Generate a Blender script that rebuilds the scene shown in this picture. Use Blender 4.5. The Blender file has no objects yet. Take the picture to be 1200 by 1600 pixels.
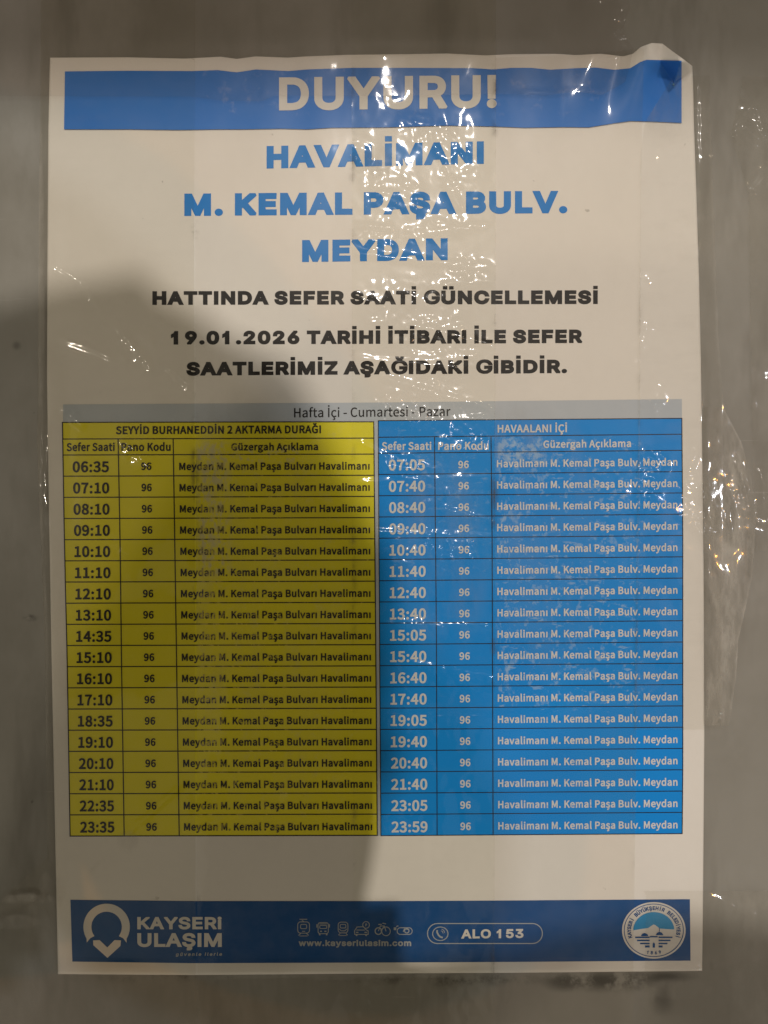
import bpy, bmesh, math, random
from mathutils import Vector, noise, Matrix
from mathutils.geometry import tessellate_polygon
R = math.radians
random.seed(7)
scene = bpy.context.scene
COL = scene.collection

# ------------------------------------------------------------------ camera
S = 0.21 / 1004          # metres on the sheet per photograph pixel (A4 sheet, 1004 px wide)
D = 0.2515               # distance of the phone's lens from the panel
ZC = 1.40                # height of the middle of the picture above the ground
ROOT = Vector((0, 0, ZC))
cam_d = bpy.data.cameras.new('camera'); cam = bpy.data.objects.new('camera', cam_d); COL.objects.link(cam)
cam.location = (0, -D, ZC); cam.rotation_euler = (R(90), 0, 0)
cam_d.sensor_fit = 'VERTICAL'; cam_d.sensor_height = 36; cam_d.lens = 18 * D / (800 * S)
cam_d.clip_start = 0.005; cam_d.clip_end = 200
scene.camera = cam
scene.render.resolution_x, scene.render.resolution_y = 768, 1024

# ------------------------------------------------------------------ night street: dim surroundings
world = bpy.data.worlds.new('World'); scene.world = world; world.use_nodes = True
nt = world.node_tree; bg = nt.nodes['Background']
tc = nt.nodes.new('ShaderNodeTexCoord'); sx = nt.nodes.new('ShaderNodeSeparateXYZ'); nt.links.new(tc.outputs['Generated'], sx.inputs[0])
mr = nt.nodes.new('ShaderNodeMapRange'); mr.inputs[1].default_value = -1; mr.inputs[2].default_value = 1; nt.links.new(sx.outputs[2], mr.inputs[0])
cr = nt.nodes.new('ShaderNodeValToRGB'); nt.links.new(mr.outputs[0], cr.inputs[0])
def ramp(node, stops):
    e = node.color_ramp.elements
    while len(e) > len(stops): e.remove(e[-1])
    while len(e) < len(stops): e.new(0.5)
    for el, (p, c) in zip(e, stops): el.position = p; el.color = (*c, 1)
ramp(cr, [(0, (.50, .45, .365)), (.25, (.55, .50, .405)), (.50, (.44, .40, .33)), (.64, (.29, .26, .21)),
          (.76, (.05, .044, .034)), (1, (.025, .022, .017))])
nt.links.new(cr.outputs[0], bg.inputs[0]); bg.inputs[1].default_value = .80

# ------------------------------------------------------------------ street lamps
def mirror_point(px, py, k):
    """where a lamp k metres out stands for the wall to mirror it at picture point (px, py)"""
    return ((px - 600) * S * (k + D) / D, -k, ZC + (800 - py) * S * (k + D) / D)
def lamp(name, loc, watts, radius, color):
    l = bpy.data.lights.new(name, 'POINT'); l.energy = watts; l.shadow_soft_size = radius; l.color = color
    o = bpy.data.objects.new(name, l); COL.objects.link(o); o.location = loc; return o
KEY = Vector((0.033, -1.0, 0.49))
lamp('street_light', Vector((0, 0, ZC)) + KEY * 5.0, 585, .055, (1.0, .91, .83))
lamp('white_led_light', mirror_point(1186, 782, 6), 190, .08, (.86, .90, 1.0))
lamp('sodium_light', mirror_point(1128, 806, 6), 90, .03, (1.0, .42, .05))
lamp('warm_light', mirror_point(1160, 214, 6), 70, .05, (1.0, .80, .55))
lamp('shop_light', mirror_point(0, 730, 5), 115, .07, (1.0, .88, .72))

scene.view_settings.view_transform = 'Standard'; scene.view_settings.look = 'None'
scene.view_settings.exposure = 0; scene.view_settings.gamma = 1
scene.render.engine = 'CYCLES'
scene.cycles.use_denoising = True
scene.cycles.max_bounces = 10; scene.cycles.transparent_max_bounces = 24
scene.cycles.sample_clamp_indirect = 6
scene.cycles.caustics_reflective = False; scene.cycles.caustics_refractive = False

# ------------------------------------------------------------------ helpers
def smooth(a, b, x):
    t = (x - a) / (b - a); t = 0 if t < 0 else 1 if t > 1 else t
    return t * t * (3 - 2 * t)
def gauss(d, w): return math.exp(-(d / w) ** 2)
def fbm(x, y, z, o=3):
    s = 0; a = 1
    for _ in range(o):
        s += a * noise.noise(Vector((x, y, z))); x *= 2.03; y *= 2.03; a *= .5
    return s
def interp(pts, t):
    if t <= pts[0][0]: return pts[0][1]
    for (a, b), (c, d) in zip(pts, pts[1:]):
        if t <= c: return b + (d - b) * (t - a) / (c - a)
    return pts[-1][1]

def sheet_h(x, y):
    """height of the paper off the panel, metres (x, y in photograph pixels)"""
    top = math.exp(-max(0, y - 85) / 75.0) * smooth(230, 330, x)
    h = .0006
    h += .0004 * top * (.8 * math.sin((x - 40) / 17.5 + 1.2 * math.sin(x / 71.)) * (.55 + .45 * math.sin(x / 97. + 1)) + .5)
    h += .00035 * (fbm(x / 160., y / 210., 3.1, 2) + .6)
    h += .0010 * smooth(1492, 1521, y) * (.55 + .8 * fbm(x / 120., .3, 8.8, 2)) + .0006 * smooth(110, 78, x) * (.4 + fbm(.7, y / 150., 2.2, 2))
    # the loose top right corner: a rolled fold running down-left and a lip bent towards the viewer
    if x > 880 and y < 330:
        d = (x - 1000) + (y - 75) * .30
        h += .0042 * gauss(d - 12, 30) * smooth(240, 60, y)
        h += .0016 * gauss(d + 62, 26) * smooth(200, 60, y)
        yq = max(y, 95)
        q = (x - 1031) * .853 - (yq - 95) * .521                       # right of the fold line (1031, 95)-(1053, 131)
        r = (131 - yq) * .793 - (x - 1053) * .609 if x > 1053 else 99      # above the line (1053, 131)-(1070, 109)
        h += 1.35 * S * max(0, min(q, 1.3 * r, 26)) * smooth(1085, 1068, x)
        h += .0022 * smooth(1000, 1032, x) * smooth(120, 92, y)
        h -= .0022 * smooth(98, 72, y) * smooth(1010, 1040, x)
    return max(h, .0003)
LEFT = [(90, 78), (200, 75.5), (420, 74), (600, 73.5), (800, 76.5), (1000, 80), (1200, 84), (1522, 90.5)]
RIGHT = [(90, 1081), (130, 1083), (200, 1084.5), (300, 1088), (430, 1092), (560, 1095), (700, 1097), (900, 1099.5), (1150, 1100.5), (1400, 1098.5), (1522, 1097)]
TOP = [(78, 90), (200, 89.5), (290, 91.5), (345, 88.5), (370, 92), (400, 88), (450, 90), (480, 88), (545, 85.5), (640, 84.5), (700, 83.5), (760, 86.5), (800, 84.5),
       (870, 84), (900, 86), (940, 84), (975, 88), (990, 84), (1003, 73), (1020, 67), (1036, 68), (1052, 80), (1070, 93), (1083, 103)]
BOT = [(90, 1522), (300, 1523.5), (600, 1521), (800, 1520), (1097, 1517)]

def W(x, y, h=0.0):
    """photograph pixel + height -> place on the wall, seen from the middle of the picture"""
    k = 1 - h / D
    return ((x - 600) * S * k, -h, (800 - y) * S * k)

MATS = {}
def link_obj(name, me, mat, parent=None):
    o = bpy.data.objects.new(name, me); COL.objects.link(o)
    for m in (mat if isinstance(mat, (list, tuple)) else [mat]):
        if m: me.materials.append(m)
    if parent: o.parent = parent
    else: o.location = ROOT
    return o
def tag(o, label, cat, group=None, kind=None):
    o['label'] = label; o['category'] = cat
    if group: o['group'] = group
    if kind: o['kind'] = kind
    return o

class Ink:
    """printed shapes, kept in picture pixels and laid on the sheet when linked"""
    def __init__(s): s.v = []; s.f = []; s.m = []
    def tris(s, pts, tris, m=0):
        o = len(s.v); s.v += pts
        for t in tris: s.f.append(tuple(o + i for i in t)); s.m.append(m)
    def poly(s, loops, m=0):
        L = [[Vector((p[0], p[1], 0)) for p in l] for l in loops]
        s.tris([(p.x, p.y) for l in L for p in l], tessellate_polygon(L), m)
    def stroke(s, pts, w, closed=False, m=0):
        n = len(pts); A = []; B = []
        for i in range(n):
            a = Vector(pts[i - 1] if (i or closed) else pts[0]); b = Vector(pts[i]); c = Vector(pts[(i + 1) % n] if (i < n - 1 or closed) else pts[-1])
            u = (b - a).normalized() if (b - a).length > 1e-6 else (c - b).normalized()
            v = (c - b).normalized() if (c - b).length > 1e-6 else u
            nn = Vector((u.y, -u.x)) + Vector((v.y, -v.x)); k = nn.length_squared / 2
            nn = nn / max(k, .5)
            A.append(tuple(b + nn * w / 2)); B.append(tuple(b - nn * w / 2))
        q = [(i, (i + 1) % n, n + (i + 1) % n, n + i) for i in range(n if closed else n - 1)]
        s.tris(A + B, q, m)
    def ring(s, cx, cy, rx, ry, w, m=0, n=48):
        s.stroke([(cx + rx * math.cos(2 * math.pi * i / n), cy + ry * math.sin(2 * math.pi * i / n)) for i in range(n)], w, True, m)
    def disc(s, cx, cy, rx, ry=None, m=0, n=40):
        ry = ry or rx
        s.poly([[(cx + rx * math.cos(2 * math.pi * i / n), cy + ry * math.sin(2 * math.pi * i / n)) for i in range(n)]], m)
    def rrect(s, x0, y0, x1, y1, r, w, m=0):
        p = []
        for cx, cy, a in ((x1 - r, y0 + r, -90), (x1 - r, y1 - r, 0), (x0 + r, y1 - r, 90), (x0 + r, y0 + r, 180)):
            for k in range(7):
                t = R(a + 15 * k); p.append((cx + r * math.cos(t), cy + r * math.sin(t)))
        if w: s.stroke(p, w, True, m)
        else: s.poly([p], m)
    def patch(s, top, bot, nx, ny, m=0):
        """dense sheet between two edge polylines [(x, y), ...]"""
        x0t, x1t, x0b, x1b = top[0][0], top[-1][0], bot[0][0], bot[-1][0]
        P = []
        for j in range(ny + 1):
            v = j / ny
            for i in range(nx + 1):
                u = i / nx
                xt = x0t + (x1t - x0t) * u; xb = x0b + (x1b - x0b) * u
                P.append((xt + (xb - xt) * v, interp(top, xt) * (1 - v) + interp(bot, xb) * v))
        s.tris(P, [(j * (nx + 1) + i, j * (nx + 1) + i + 1, (j + 1) * (nx + 1) + i + 1, (j + 1) * (nx + 1) + i) for j in range(ny) for i in range(nx)], m)
    def text(s, font, txt, x0, y0, x1, y1, cap, m=0, slant=0, track=0):
        """txt from x0 to x1 on the baseline (x0, y0)-(x1, y1), capitals cap high"""
        F = FONTS[font]; x = 0; G = []
        for ch in txt:
            adv, V, T = F[ch]; G.append((x, V, T)); x += adv + track
        lo = min(g[0] + min(p[0] for p in g[1]) for g in G if g[1]); hi = max(g[0] + max(p[0] for p in g[1]) for g in G if g[1])
        k = (x1 - x0) / (hi - lo)
        for gx, V, T in G:
            if V:
                P = []
                for p in V:
                    X = x0 + (gx + p[0] - lo) * k + slant * p[1] * cap; t = (X - x0) / (x1 - x0)
                    P.append((X, y0 + (y1 - y0) * t - p[1] * cap))
                s.tris(P, T, m)
    def link(s, name, mat, parent, level, cut=0):
        me = bpy.data.meshes.new(name); me.from_pydata([(p[0], p[1], 0) for p in s.v], [], s.f)
        me.polygons.foreach_set('material_index', s.m)
        bm = bmesh.new(); bm.from_mesh(me)
        if cut:
            xs = [v.co.x for v in bm.verts]; ys = [v.co.y for v in bm.verts]
            for lo, hi, ax in ((min(xs), max(xs), 0), (min(ys), max(ys), 1)):
                c = lo + cut
                while c < hi:
                    co = Vector((c, 0, 0)) if ax == 0 else Vector((0, c, 0)); no = Vector((1, 0, 0)) if ax == 0 else Vector((0, 1, 0))
                    bmesh.ops.bisect_plane(bm, geom=bm.verts[:] + bm.edges[:] + bm.faces[:], plane_co=co, plane_no=no, dist=1e-4); c += cut
        for v in bm.verts:
            x, y = v.co.x, v.co.y
            v.co = W(x, y, sheet_h(x, y) + level)
        bm.normal_update()
        bmesh.ops.reverse_faces(bm, faces=[f for f in bm.faces if f.normal.y > 0])
        bm.to_mesh(me); bm.free()
        return link_obj(name, me, mat, parent)
LV = .00007

def inside(p, L):
    c = False
    for a, b in zip(L, L[1:] + L[:1]):
        if (a.y > p.y) != (b.y > p.y) and p.x < a.x + (p.y - a.y) * (b.x - a.x) / (b.y - a.y): c = not c
    return c
def tess(L):
    """triangles over the flattened loops; every outline is filled together with the holes inside it only"""
    start = [0]
    for l in L: start.append(start[-1] + len(l))
    depth = [sum(inside(l[0], o) for o in L if o is not l) for l in L]
    T = []
    for i, l in enumerate(L):
        if depth[i] % 2: continue
        grp = [i] + [j for j in range(len(L)) if depth[j] == depth[i] + 1 and inside(L[j][0], l)]
        idx = [start[j] + q for j in grp for q in range(len(L[j]))]
        T += [tuple(idx[q] for q in t) for t in tessellate_polygon([L[j] for j in grp])]
    return T

# ------------------------------------------------------------------ materials
def new_mat(name):
    m = bpy.data.materials.new(name); m.use_nodes = True
    return m, m.node_tree, m.node_tree.nodes['Principled BSDF']
def N(nt, typ, **kw):
    n = nt.nodes.new('ShaderNode' + typ)
    for k, v in kw.items():
        if k.startswith('i'): n.inputs[int(k[1:])].default_value = v
        else: setattr(n, k, v)
    return n
def math_n(nt, op, a, b=None, clamp=False):
    n = nt.nodes.new('ShaderNodeMath'); n.operation = op; n.use_clamp = clamp
    for i, v in enumerate((a, b)):
        if v is None: continue
        if isinstance(v, (int, float)): n.inputs[i].default_value = v
        else: nt.links.new(v, n.inputs[i])
    return n.outputs[0]
def obj_noise(nt, scale, detail=3, rough=.55, rot=0, stretch=(1, 1, 1)):
    t = N(nt, 'TexCoord'); mp = N(nt, 'Mapping'); nt.links.new(t.outputs['Object'], mp.inputs[0])
    mp.inputs['Rotation'].default_value = (0, rot, 0); mp.inputs['Scale'].default_value = stretch
    n = N(nt, 'TexNoise'); n.inputs['Scale'].default_value = scale; n.inputs['Detail'].default_value = detail; n.inputs['Roughness'].default_value = rough
    nt.links.new(mp.outputs[0], n.inputs['Vector']); return n.outputs['Fac']
def map_range(nt, val, a, b, c=0., d=1.):
    n = N(nt, 'MapRange', i1=a, i2=b, i3=c, i4=d); n.interpolation_type = 'SMOOTHSTEP'; nt.links.new(val, n.inputs[0]); return n.outputs[0]
def mix_col(nt, fac, a, b):
    n = nt.nodes.new('ShaderNodeMix'); n.data_type = 'RGBA'
    for idx, v in ((0, fac), (6, a), (7, b)):
        if isinstance(v, (int, float)): n.inputs[idx].default_value = v
        elif isinstance(v, tuple): n.inputs[idx].default_value = (*v, 1)
        else: nt.links.new(v, n.inputs[idx])
    return n.outputs[2]
def box_mask(nt, x0, x1, y0, y1, soft=14):
    """1 inside a rectangle of the sheet given in picture pixels"""
    t = N(nt, 'TexCoord'); s = N(nt, 'SeparateXYZ'); nt.links.new(t.outputs['Object'], s.inputs[0])
    X = lambda p: (p - 600) * S
    Z = lambda p: (800 - p) * S
    a = map_range(nt, s.outputs[0], X(x0 - soft * .1), X(x0 + soft)); b = map_range(nt, s.outputs[0], X(x1 + soft), X(x1 - soft))
    c = map_range(nt, s.outputs[2], Z(y0), Z(y0 + soft)); d = map_range(nt, s.outputs[2], Z(y1), Z(y1 - soft))
    return math_n(nt, 'MULTIPLY', math_n(nt, 'MULTIPLY', a, b), math_n(nt, 'MULTIPLY', c, d))
def spot_mask(nt, x, y, rx, ry):
    """soft ellipse of the panel in picture pixels"""
    t = N(nt, 'TexCoord'); mp = N(nt, 'Mapping'); mp.vector_type = 'POINT'
    mp.inputs['Location'].default_value = (-(x - 600) / rx, 0, -(800 - y) / ry); mp.inputs['Scale'].default_value = (1 / (S * rx), 0, 1 / (S * ry))
    nt.links.new(t.outputs['Object'], mp.inputs[0])
    l = N(nt, 'VectorMath'); l.operation = 'LENGTH'; nt.links.new(mp.outputs[0], l.inputs[0])
    return map_range(nt, l.outputs['Value'], 1.0, .1)
def bump(nt, val, strength, dist, bsdf):
    b = N(nt, 'Bump'); b.inputs['Strength'].default_value = strength; b.inputs['Distance'].default_value = dist
    nt.links.new(val, b.inputs['Height']); nt.links.new(b.outputs[0], bsdf.inputs['Normal'])

PAPER = (.735, .705, .65)
def ink_mat(name, col, wear=None, wear_col=PAPER, mottled=.12, rough=.5):
    m, nt, p = new_mat(name)
    n = obj_noise(nt, 210, 4, .6)
    n2 = obj_noise(nt, 30, 3, .6)
    mo = map_range(nt, math_n(nt, 'ADD', math_n(nt, 'MULTIPLY', n, .6), math_n(nt, 'MULTIPLY', n2, .4)), .3, .72)
    lighter = tuple(c + (w - c) * mottled for c, w in zip(col, PAPER))
    c = mix_col(nt, mo, col, lighter)
    for (box, scale, lo, hi, amount, rot, st) in (wear or []):
        k = math_n(nt, 'MULTIPLY', box_mask(nt, *box), map_range(nt, obj_noise(nt, scale, 5, .68, rot, st), lo, hi))
        c = mix_col(nt, math_n(nt, 'MULTIPLY', k, amount), c, wear_col)
    nt.links.new(c, p.inputs['Base Color']); p.inputs['Roughness'].default_value = rough
    p.inputs['Specular IOR Level'].default_value = .2
    return m

# paper
m, nt, p = new_mat('white_paper')
fib = obj_noise(nt, 420, 4, .65); big = obj_noise(nt, 14, 4, .6)
c = mix_col(nt, map_range(nt, big, .3, .7), PAPER, tuple(v * .95 for v in PAPER))
c = mix_col(nt, math_n(nt, 'MULTIPLY', map_range(nt, fib, .25, .75), .05), c, (.5, .47, .42))
dirt = math_n(nt, 'MULTIPLY', map_range(nt, obj_noise(nt, 330, 2, .5), .74, .80), map_range(nt, obj_noise(nt, 25, 2, .5), .45, .62))
c = mix_col(nt, math_n(nt, 'MULTIPLY', dirt, .55), c, (.16, .13, .10))
nt.links.new(c, p.inputs['Base Color']); p.inputs['Roughness'].default_value = .62; p.inputs['Specular IOR Level'].default_value = .3
bump(nt, fib, .12, .0002, p)
M_PAPER = m

YW = [((306, 350, 686, 1305), 700, .46, .54, .9, 0, (1, 1, 1)), ((350, 455, 686, 1305), 620, .55, .62, .75, 0, (1, 1, 1)), ((455, 586, 686, 1305), 520, .61, .67, .6, 0, (1, 1, 1))]
M_YELLOW = ink_mat('yellow_print', (.74, .665, .016), [((304, 356, 686, 905), 420, .42, .62, .62, 0, (1, 1, .6)), ((304, 470, 690, 730), 500, .50, .62, .40, 0, (1, 1, 1)), ((303, 560, 660, 1305), 300, .5, .75, .16, 0, (1, 1, 1))], (.50, .47, .38), .03)
M_YTEXT = ink_mat('black_table_print', (.018, .017, .014), YW, (.50, .43, .10), .02)
M_BLACK = ink_mat('black_print', (.012, .011, .010), None, PAPER, .0)
M_BLUE = ink_mat('blue_table_print', (.002, .245, .72),
                 [((772, 1000, 680, 1110), 420, .54, .66, .30, .5, (1, 1, 1)), ((770, 1010, 676, 1120), 130, .60, .66, .38, .9, (1, 1, 3.5)),
                  ((595, 770, 660, 900), 330, .55, .72, .22, .2, (1, 1, 1.6)), ((770, 850, 676, 730), 500, .44, .6, .55, 0, (1, 1, 1)), ((772, 800, 700, 1110), 380, .52, .64, .5, 0, (1, 1, .5))], (.42, .55, .66), .0)
M_PALE = ink_mat('pale_blue_print', (.43, .475, .52), None, PAPER, .08)
M_HEAD = ink_mat('royal_blue_print', (.028, .17, .56), [((300, 985, 100, 190), 260, .55, .75, .16, 0, (1, 1, 1))], (.5, .5, .6), .02)
M_NAVY = ink_mat('navy_blue_print', (.005, .066, .225), [((850, 1078, 1407, 1430), 220, .58, .68, .35, 0, (1, 1, .4))], (.10, .08, .12), .03)
M_SKYTEXT = ink_mat('sky_blue_print', (.009, .19, .57), None, PAPER, .0)
M_WHITE = ink_mat('white_print', (.62, .60, .56), None, PAPER, .05)
M_GREYWHITE = ink_mat('greyish_white_print', (.60, .62, .63), [((772, 960, 690, 1300), 520, .56, .64, .45, 0, (1, 1, 1))], (.10, .26, .55), .05)
M_DIMWHITE = ink_mat('dim_white_print', (.34, .36, .37), None, PAPER, .05)
M_EMBLEM = [M_WHITE, M_NAVY, ink_mat('emblem_sky_print', (.03, .25, .50), None, PAPER, .05), M_BLACK]

# panel
m, nt, p = new_mat('grey_panel_metal')
streak = obj_noise(nt, 60, 4, .6, 0, (1, 1, .06)); blot = obj_noise(nt, 11, 5, .62); fine = obj_noise(nt, 900, 2, .5)
cloud = obj_noise(nt, 26, 5, .66, .5, (1, 1, .55)); wipe = obj_noise(nt, 40, 4, .7, .9, (1, 1, .22))
c = mix_col(nt, map_range(nt, blot, .32, .68), (.265, .255, .225), (.205, .195, .165))
c = mix_col(nt, math_n(nt, 'MULTIPLY', map_range(nt, cloud, .42, .70), .65), c, (.31, .30, .27))
c = mix_col(nt, math_n(nt, 'MULTIPLY', map_range(nt, wipe, .50, .72), .60), c, (.16, .15, .125))
hair = obj_noise(nt, 300, 3, .5, .8, (.05, 1, 1.4)); c = mix_col(nt, math_n(nt, 'MULTIPLY', map_range(nt, hair, .70, .74), .35), c, (.40, .39, .36))
c = mix_col(nt, math_n(nt, 'MULTIPLY', map_range(nt, streak, .4, .75), .22), c, (.29, .28, .25))
spk = math_n(nt, 'MULTIPLY', map_range(nt, obj_noise(nt, 240, 2, .5), .72, .78), map_range(nt, obj_noise(nt, 18, 3, .5), .48, .6))
c = mix_col(nt, math_n(nt, 'MULTIPLY', spk, .6), c, (.05, .045, .035))
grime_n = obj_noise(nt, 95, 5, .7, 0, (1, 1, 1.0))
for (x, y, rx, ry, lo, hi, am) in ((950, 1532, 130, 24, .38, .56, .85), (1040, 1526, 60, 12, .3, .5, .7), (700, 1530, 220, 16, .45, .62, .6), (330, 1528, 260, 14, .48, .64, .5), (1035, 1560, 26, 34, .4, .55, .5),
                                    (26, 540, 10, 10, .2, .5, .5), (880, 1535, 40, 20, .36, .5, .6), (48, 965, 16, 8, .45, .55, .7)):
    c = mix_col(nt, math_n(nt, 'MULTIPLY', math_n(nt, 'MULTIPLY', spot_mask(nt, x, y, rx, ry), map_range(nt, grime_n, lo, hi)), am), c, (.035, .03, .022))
nt.links.new(c, p.inputs['Base Color'])
nt.links.new(map_range(nt, blot, .2, .8, .30, .40), p.inputs['Roughness']); p.inputs['Metallic'].default_value = 0; p.inputs['Specular IOR Level'].default_value = .2
bump(nt, math_n(nt, 'ADD', math_n(nt, 'MULTIPLY', streak, .7), math_n(nt, 'MULTIPLY', fine, .2)), .05, .0004, p)
M_PANEL = m

def tape_mat(name, angle, tint, stretch, fine_scale=760, crumple_strength=1.0, haze=.02, refl=.62, rough=.045):
    """clear packing tape: see-through film, mirror-like skin, milky where the glue has let go, and along some folds as painted highlights"""
    m = bpy.data.materials.new(name); m.use_nodes = True; nt = m.node_tree; nt.nodes.clear()
    out = N(nt, 'OutputMaterial')
    a1 = N(nt, 'Attribute', attribute_name='crumple'); a2 = N(nt, 'Attribute', attribute_name='edge'); a3 = N(nt, 'Attribute', attribute_name='milky')
    tr = N(nt, 'BsdfTransparent'); tr.inputs[0].default_value = (*tint, 1)
    gl = N(nt, 'BsdfGlossy'); gl.inputs['Roughness'].default_value = rough
    nt.links.new(math_n(nt, 'MINIMUM', math_n(nt, 'ADD', math_n(nt, 'MULTIPLY', a1.outputs['Fac'], .10), rough), .17), gl.inputs['Roughness'])
    df = N(nt, 'BsdfDiffuse'); df.inputs[0].default_value = (.55, .52, .46, 1)
    dk = N(nt, 'BsdfDiffuse'); dk.inputs[0].default_value = (.10, .085, .065, 1)
    n1 = obj_noise(nt, fine_scale * .5, 1, .55, angle, stretch); n2 = obj_noise(nt, fine_scale * .155, 1.2, .45, angle, stretch); rg = obj_noise(nt, fine_scale * .20, 1, .5, angle, stretch); rg.node.noise_type = 'RIDGED_MULTIFRACTAL'; n3 = obj_noise(nt, fine_scale * 3.2, 2, .5, angle, (1, 1, 1))
    h = math_n(nt, 'ADD', math_n(nt, 'ADD', math_n(nt, 'MULTIPLY', n1, .014), math_n(nt, 'MULTIPLY', rg, .035)), math_n(nt, 'ADD', math_n(nt, 'MULTIPLY', n2, 1.0), math_n(nt, 'MULTIPLY', n3, .001)))
    b = N(nt, 'Bump'); b.inputs['Distance'].default_value = .0015
    nt.links.new(math_n(nt, 'ADD', math_n(nt, 'MULTIPLY', a1.outputs['Fac'], crumple_strength), .02), b.inputs['Strength']); nt.links.new(h, b.inputs['Height'])
    nt.links.new(b.outputs[0], gl.inputs['Normal'])
    ge = N(nt, 'NewGeometry'); dt = N(nt, 'VectorMath'); dt.operation = 'DOT_PRODUCT'; nt.links.new(ge.outputs['Incoming'], dt.inputs[0]); nt.links.new(ge.outputs['Normal'], dt.inputs[1])
    graze = math_n(nt, 'POWER', math_n(nt, 'SUBTRACT', 1.0, math_n(nt, 'ABSOLUTE', dt.outputs['Value']), True), 5.0)
    f = math_n(nt, 'MULTIPLY', math_n(nt, 'ADD', math_n(nt, 'MULTIPLY', graze, .9), .042), refl, True)
    hz = math_n(nt, 'ADD', math_n(nt, 'MULTIPLY', map_range(nt, obj_noise(nt, 90, 4, .65, angle, stretch), .42, .8), haze),
                math_n(nt, 'MULTIPLY', a3.outputs['Fac'], map_range(nt, obj_noise(nt, 130, 5, .65, 0, (1, 1, .35)), .30, .72)), True)
    s1 = N(nt, 'MixShader'); nt.links.new(hz, s1.inputs[0]); nt.links.new(tr.outputs[0], s1.inputs[1]); nt.links.new(df.outputs[0], s1.inputs[2])
    ed = math_n(nt, 'MULTIPLY', a2.outputs['Fac'], map_range(nt, obj_noise(nt, 42, 5, .74), .52, .72, 0, .55), True)
    s2 = N(nt, 'MixShader'); nt.links.new(ed, s2.inputs[0]); nt.links.new(s1.outputs[0], s2.inputs[1]); nt.links.new(dk.outputs[0], s2.inputs[2])
    s3 = N(nt, 'MixShader'); nt.links.new(f, s3.inputs[0]); nt.links.new(s2.outputs[0], s3.inputs[1])
    g2 = N(nt, 'BsdfGlossy'); g2.inputs['Roughness'].default_value = .30; nt.links.new(b.outputs[0], g2.inputs['Normal'])
    s4 = N(nt, 'MixShader'); s4.inputs[0].default_value = .22; nt.links.new(gl.outputs[0], s4.inputs[1]); nt.links.new(g2.outputs[0], s4.inputs[2]); nt.links.new(s4.outputs[0], s3.inputs[2])
    nt.links.new(s3.outputs[0], out.inputs[0]); return m

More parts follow.
